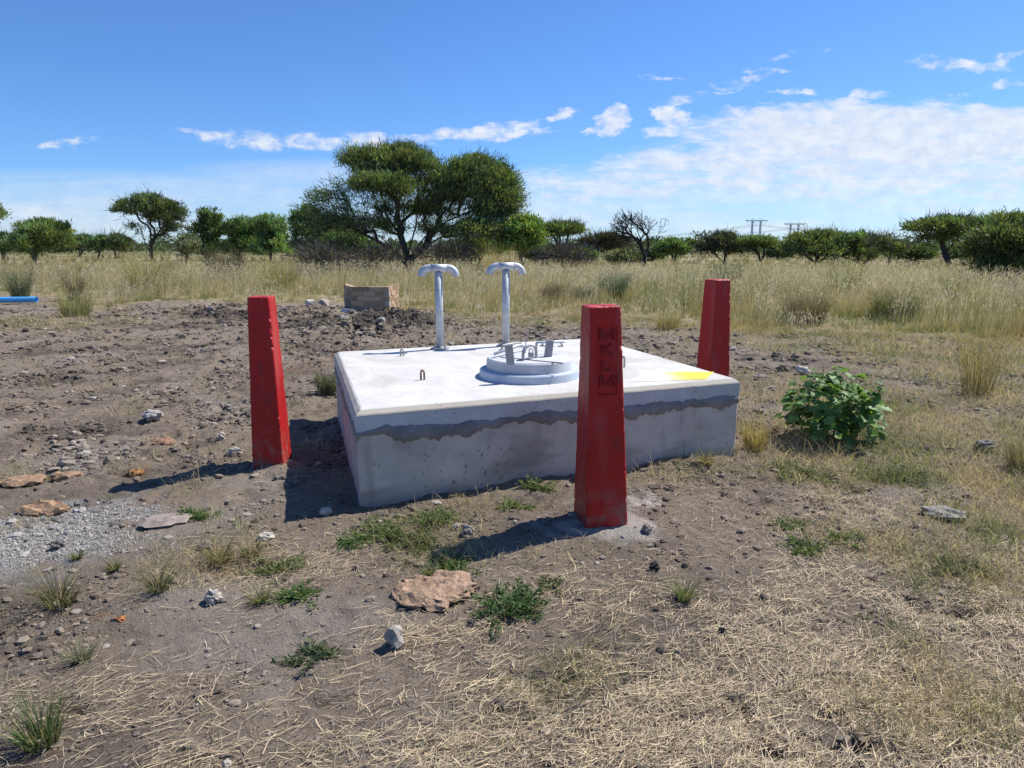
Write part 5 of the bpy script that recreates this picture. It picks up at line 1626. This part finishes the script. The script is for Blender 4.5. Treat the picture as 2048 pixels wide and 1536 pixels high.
# ================================================================== weeds and tufts
def weed(px, py, wpx, label, kind, seed, col=(.12, .13, .042), hfac=.30, dens=1.0, cat=None, name=None, lean=None):
    global rng
    keep = rng; rng = np.random.default_rng(seed + 500)
    q = at(px, py); d = np.linalg.norm(q - np.array([0, 0, H])); rad = wpx / FPX * d / 2
    cz = float(gz(q[0], q[1]))
    ddy = 1.0
    parts = []
    if kind == 'leafy':                      # many prostrate stems with small narrow leaves
        ns = int(34 * dens * max(.6, rad / .12)); nl = 24
        az_ = rng.uniform(0, 6.28, ns); L_ = rad * rng.uniform(.35, 1.1, ns); up = rng.uniform(.05, .9, ns)
        o2 = rng.normal(0, rad * .28, (ns, 2))
        cs = []; ds = []
        for i in range(ns):
            t = np.linspace(.08, 1, nl); h = L_[i] * hfac * 1.7 * (up[i] * t * (1.35 - t * .7))
            c = np.stack([o2[i, 0] + np.cos(az_[i]) * L_[i] * t * (1 - .35 * up[i]), o2[i, 1] + np.sin(az_[i]) * L_[i] * t * (1 - .35 * up[i]), h], -1)
            c += rng.normal(0, .004, c.shape)
            aa = az_[i] + rng.choice([-1, 1], nl) * rng.uniform(.3, 1.2, nl)
            dd = np.stack([np.cos(aa), np.sin(aa), rng.uniform(-.1, .9, nl)], -1); dd /= np.linalg.norm(dd, axis=1, keepdims=True)
            cs.append(c); ds.append(dd)
        C = np.concatenate(cs); D = np.concatenate(ds)
        C[:, 2] += gz(C[:, 0] + q[0], C[:, 1] + q[1]) - cz
        cc = np.array(col) * rng.uniform(.55, 1.45, (len(C), 1)); cc[rng.uniform(0, 1, len(C)) < .07] = (.30, .26, .12)
        parts.append(sprigs(C, D, rng.uniform(.016, .034, len(C)) * (.8 + rad), rng.uniform(.006, .011, len(C)) * (.8 + rad), cc))
    else:
        n = int({'tuft': 150, 'tall': 300, 'shrubby': 700, 'herb': 260}[kind] * dens)
        ang = rng.uniform(0, 6.28, n); rr = rad * (.22 if kind == 'tuft' else .42 if kind == 'tall' else .5) * rng.uniform(0, 1, n) ** .5
        P = np.stack([np.cos(ang) * rr, np.sin(ang) * rr, np.zeros(n)], -1)
        P[:, 2] = gz(P[:, 0] + q[0], P[:, 1] + q[1]) - cz - .006
        az_ = ang + rng.normal(0, .6, n)
        if kind == 'tuft':
            hh = rad * rng.uniform(.35, 1.2, n); ln = rng.uniform(.8, 1.9, n) if lean is None else rng.uniform(*lean, n); wd_ = np.full(n, .0034 * (.6 + .14 * d))
        else:
            hh = rad * 2 * hfac * rng.uniform(.45, 1.1, n); ln = np.abs(rng.normal(.55 if kind == 'tall' else .42, .35 if kind == 'tall' else .2, n)) if lean is None else rng.uniform(*lean, n); wd_ = np.full(n, .0045 * (.5 + .075 * d))
        cc = np.array(col) * rng.uniform(.55, 1.4, (n, 1))
        dr = rng.uniform(0, 1, n) < .25; cc[dr] = np.array([.42, .34, .18]) * rng.uniform(.6, 1.2, (dr.sum(), 1))
        parts.append(ribbons(P, hh, az_, ln, wd_, cc, 3, cc * 1.1))
        if kind in ('shrubby', 'herb'):
            m = n * 5; k = rng.integers(0, n, m); t = rng.uniform(.3, 1.0, m); th = ln[k] * (.35 + .45 * t)
            C = P[k] + np.stack([np.cos(az_[k]) * np.sin(th) * hh[k] * t, np.sin(az_[k]) * np.sin(th) * hh[k] * t, np.cos(th) * hh[k] * t], -1)
            D = np.stack([np.cos(az_[k]) + rng.normal(0, .8, m), np.sin(az_[k]) + rng.normal(0, .8, m), rng.uniform(.2, 1.4, m)], -1); D /= np.linalg.norm(D, axis=1, keepdims=True)
            parts.append(sprigs(C, D, np.full(m, .030) * (.5 + .06 * d) * rng.uniform(.6, 1.3, m), np.full(m, .008) * (.5 + .06 * d), np.array(col) * rng.uniform(.6, 1.4, (m, 1))))
    V, Fs, C = join(parts)
    nm = name or {'leafy': 'weed', 'tuft': 'grass_tuft', 'tall': 'grass_tuft', 'shrubby': 'shrub', 'herb': 'herb'}[kind]
    o = link(nm, mesh_np(nm, V, Fs, C), M_GRASS, None, (q[0], q[1], cz))
    tag(o, label, cat or {'leafy': 'weed', 'tuft': 'grass tuft', 'tall': 'grass tuft', 'shrubby': 'shrub', 'herb': 'herb'}[kind])
    rng = keep


WG, WG2 = (.12, .195, .06), (.165, .22, .075)
weed(395, 1026, 60, 'small solitary green weed on the soil between gravel and the shadow', 'leafy', 1, WG, .45)
weed(755, 1070, 120, 'bright green weed patch just below the chamber\'s front left corner', 'leafy', 2, WG2, .25)
weed(825, 1082, 130, 'flat yellowish green weed patch spreading toward the post shadow\'s tip', 'leafy', 3, (.14, .16, .065), .15)
weed(872, 1042, 100, 'fresh green weed in front of the chamber wall, left of the post shadow', 'leafy', 4, WG, .35)
weed(1075, 985, 70, 'green weed standing against the chamber wall left of the lettered post', 'leafy', 5, WG2, .5)
weed(1035, 1015, 80, 'green weed in front of the wall weed, beside the lettered post', 'leafy', 6, WG2, .3)
weed(1022, 1222, 150, 'largest dark green weed clump right of the flat brown clod', 'leafy', 7, (.105, .17, .06), .45, 1.5)
weed(900, 1143, 120, 'low green weed growing along the back of the flat brown clod', 'leafy', 8, WG, .22)
weed(705, 1092, 80, 'small green weed at the left end of the green patch below the chamber corner', 'leafy', 51, WG, .25)
weed(560, 1140, 120, 'low spreading yellow green weed right of the dark angular chip', 'leafy', 52, (.20, .22, .09), .15)
weed(1100, 1170, 70, 'thin pale green weed between the brown clod and the lettered post', 'leafy', 53, (.19, .21, .10), .15, .6)
weed(1600, 945, 150, 'wide low green weed mat in front of the leafy bush', 'leafy', 54, (.17, .21, .08), .12)
weed(1790, 950, 130, 'low green weed mat right of the leafy bush\'s shadow', 'leafy', 55, (.17, .20, .09), .12)
weed(590, 1196, 95, 'green weed clump in the left foreground beside a pale pebble', 'leafy', 9, WG, .35)
weed(620, 1312, 90, 'greyish green weed clump below it in the near foreground', 'leafy', 10, (.11, .15, .07), .35)
weed(520, 1205, 90, 'thin green grass tuft left of the left foreground weed', 'tuft', 11, (.16, .17, .07))
weed(320, 1186, 130, 'spreading grass tuft left of the round pale stone', 'tuft', 12, (.14, .15, .07))
weed(120, 1212, 170, 'wide flattened grass tuft at left with an orange crumb behind it', 'tuft', 13, (.15, .15, .065), dens=1.3)
weed(160, 1318, 110, 'pale grey green weed tuft on dark soil at lower left', 'tuft', 14, (.24, .25, .17))
weed(85, 1490, 190, 'big green grass tuft in the lower left corner', 'tuft', 15, (.11, .16, .055), dens=1.5, lean=(.4, 1.3))
weed(440, 1125, 110, 'half dry grass tuft in front of the dark angular chip', 'tuft', 16, (.19, .18, .07), dens=1.4)
weed(505, 1112, 90, 'half dry grass tuft behind the dark angular chip', 'tuft', 17, (.17, .17, .07), dens=1.3)
weed(155, 1118, 46, 'tiny green grass tuft at the edge of the pale gravel', 'tuft', 18, (.14, .17, .06))
weed(228, 1142, 56, 'tiny grass tuft on bare soil right of the gravel patch', 'tuft', 19, (.15, .16, .07))
weed(1368, 1198, 100, 'lone green grass tuft on bare soil right of the black lump', 'tuft', 20, (.16, .22, .07), lean=(.6, 1.4))
weed(1580, 1050, 56, 'small green weed, the highest of three right of the lettered post', 'leafy', 21, WG, .3)
weed(1600, 1092, 86, 'long low green weed, the nearest of three right of the lettered post', 'leafy', 22, WG2, .2)
weed(1690, 1080, 76, 'green weed, rightmost of three right of the lettered post', 'leafy', 23, WG2, .25)
weed(1925, 1135, 90, 'dull green weed in the dry grass near the right edge', 'leafy', 24, (.13, .15, .07), .2)
weed(860, 1150, 50, 'pale green sprig on the left back edge of the brown clod', 'tuft', 25, (.2, .22, .09))
weed(1412, 945, 60, 'dry yellow grass tuft at the foot of the chamber\'s right front', 'tuft', 26, (.36, .31, .13))
weed(1508, 905, 75, 'yellow grass tuft hugging the chamber\'s right corner', 'tall', 27, (.42, .34, .11), .9)
weed(655, 790, 60, 'grey green low shrub touching the chamber\'s left wall', 'shrubby', 28, (.17, .18, .10), .75, .5)
weed(1955, 790, 105, 'tall upright dry grass tuft standing alone behind the leafy bush', 'tall', 29, (.36, .29, .11), 1.45, .6, lean=(.0, .7))
weed(2045, 940, 90, 'brown green grass tuft cut by the right picture edge', 'tall', 30, (.27, .24, .11), .8)
weed(1225, 605, 84, 'blue green bushy herb at the field edge behind the lettered post', 'shrubby', 31, (.15, .21, .13), .75, 1.2)
weed(1165, 606, 70, 'lower blue green herb left of the taller one', 'shrubby', 32, (.17, .21, .14), .5, .9)
weed(1105, 606, 66, 'brown withered tuft at the field edge behind the right vent pipe', 'shrubby', 33, (.20, .15, .09), .55, .8)
weed(1300, 600, 50, 'bright green upright grass clump beside the blue green herbs', 'tall', 34, (.19, .25, .06), 1.0, .9)
weed(1375, 600, 110, 'yellow green grass clump just left of the plain right post', 'tall', 35, (.26, .28, .08), .7, 1.3)
weed(1335, 660, 90, 'leaning yellow grass clump on the soil edge left of the plain right post', 'tall', 36, (.36, .31, .12), .45, 1.1)
weed(42, 602, 50, 'grey green herb standing above the blue pipe', 'herb', 37, (.16, .19, .11), 1.15)
weed(152, 602, 46, 'thin brown stemmed herb in the grass right of the blue pipe', 'herb', 38, (.15, .13, .08), 1.2, .6)
weed(150, 634, 100, 'bright yellow green grass tuft on the soil edge below the brown herb', 'tall', 39, (.30, .30, .10), .6, 1.0)
weed(300, 590, 120, 'big leaning yellow green grass clump in the left field', 'tall', 40, (.30, .30, .10), .75, 1.6, lean=(.3, 1.0))
weed(450, 556, 110, 'dark grey scrub in the tall grass behind the plain left post', 'shrubby', 61, (.13, .12, .08), .5, 1.0)
weed(1450, 575, 90, 'dull green scrub in the tall grass right behind the plain right post', 'shrubby', 62, (.16, .18, .08), .55, 1.0)
weed(1610, 648, 130, 'brown scrub clump low in the right field', 'shrubby', 63, (.20, .17, .09), .45, 1.0)
weed(1790, 640, 120, 'olive scrub clump in the right field beside the brown one', 'shrubby', 64, (.19, .20, .09), .45, 1.0)
weed(1000, 560, 110, 'golden grass clump between the right vent pipe and the lettered post', 'tall', 65, (.42, .34, .12), .7, 1.3)
weed(560, 585, 130, 'yellow green grass clump at the field edge beside the brick pit', 'tall', 66, (.33, .32, .10), .6, 1.4)
weed(1690, 600, 120, 'darker green grass clump in the middle of the right field', 'tall', 41, (.20, .24, .08), .7, 1.4)
weed(1900, 610, 100, 'olive grass clump in front of the near bush at the right edge', 'tall', 42, (.26, .27, .10), .7, 1.3)

print('faces', sum(len(o.data.polygons) for o in bpy.data.objects if o.type == 'MESH'), 'objs', len(bpy.data.objects))
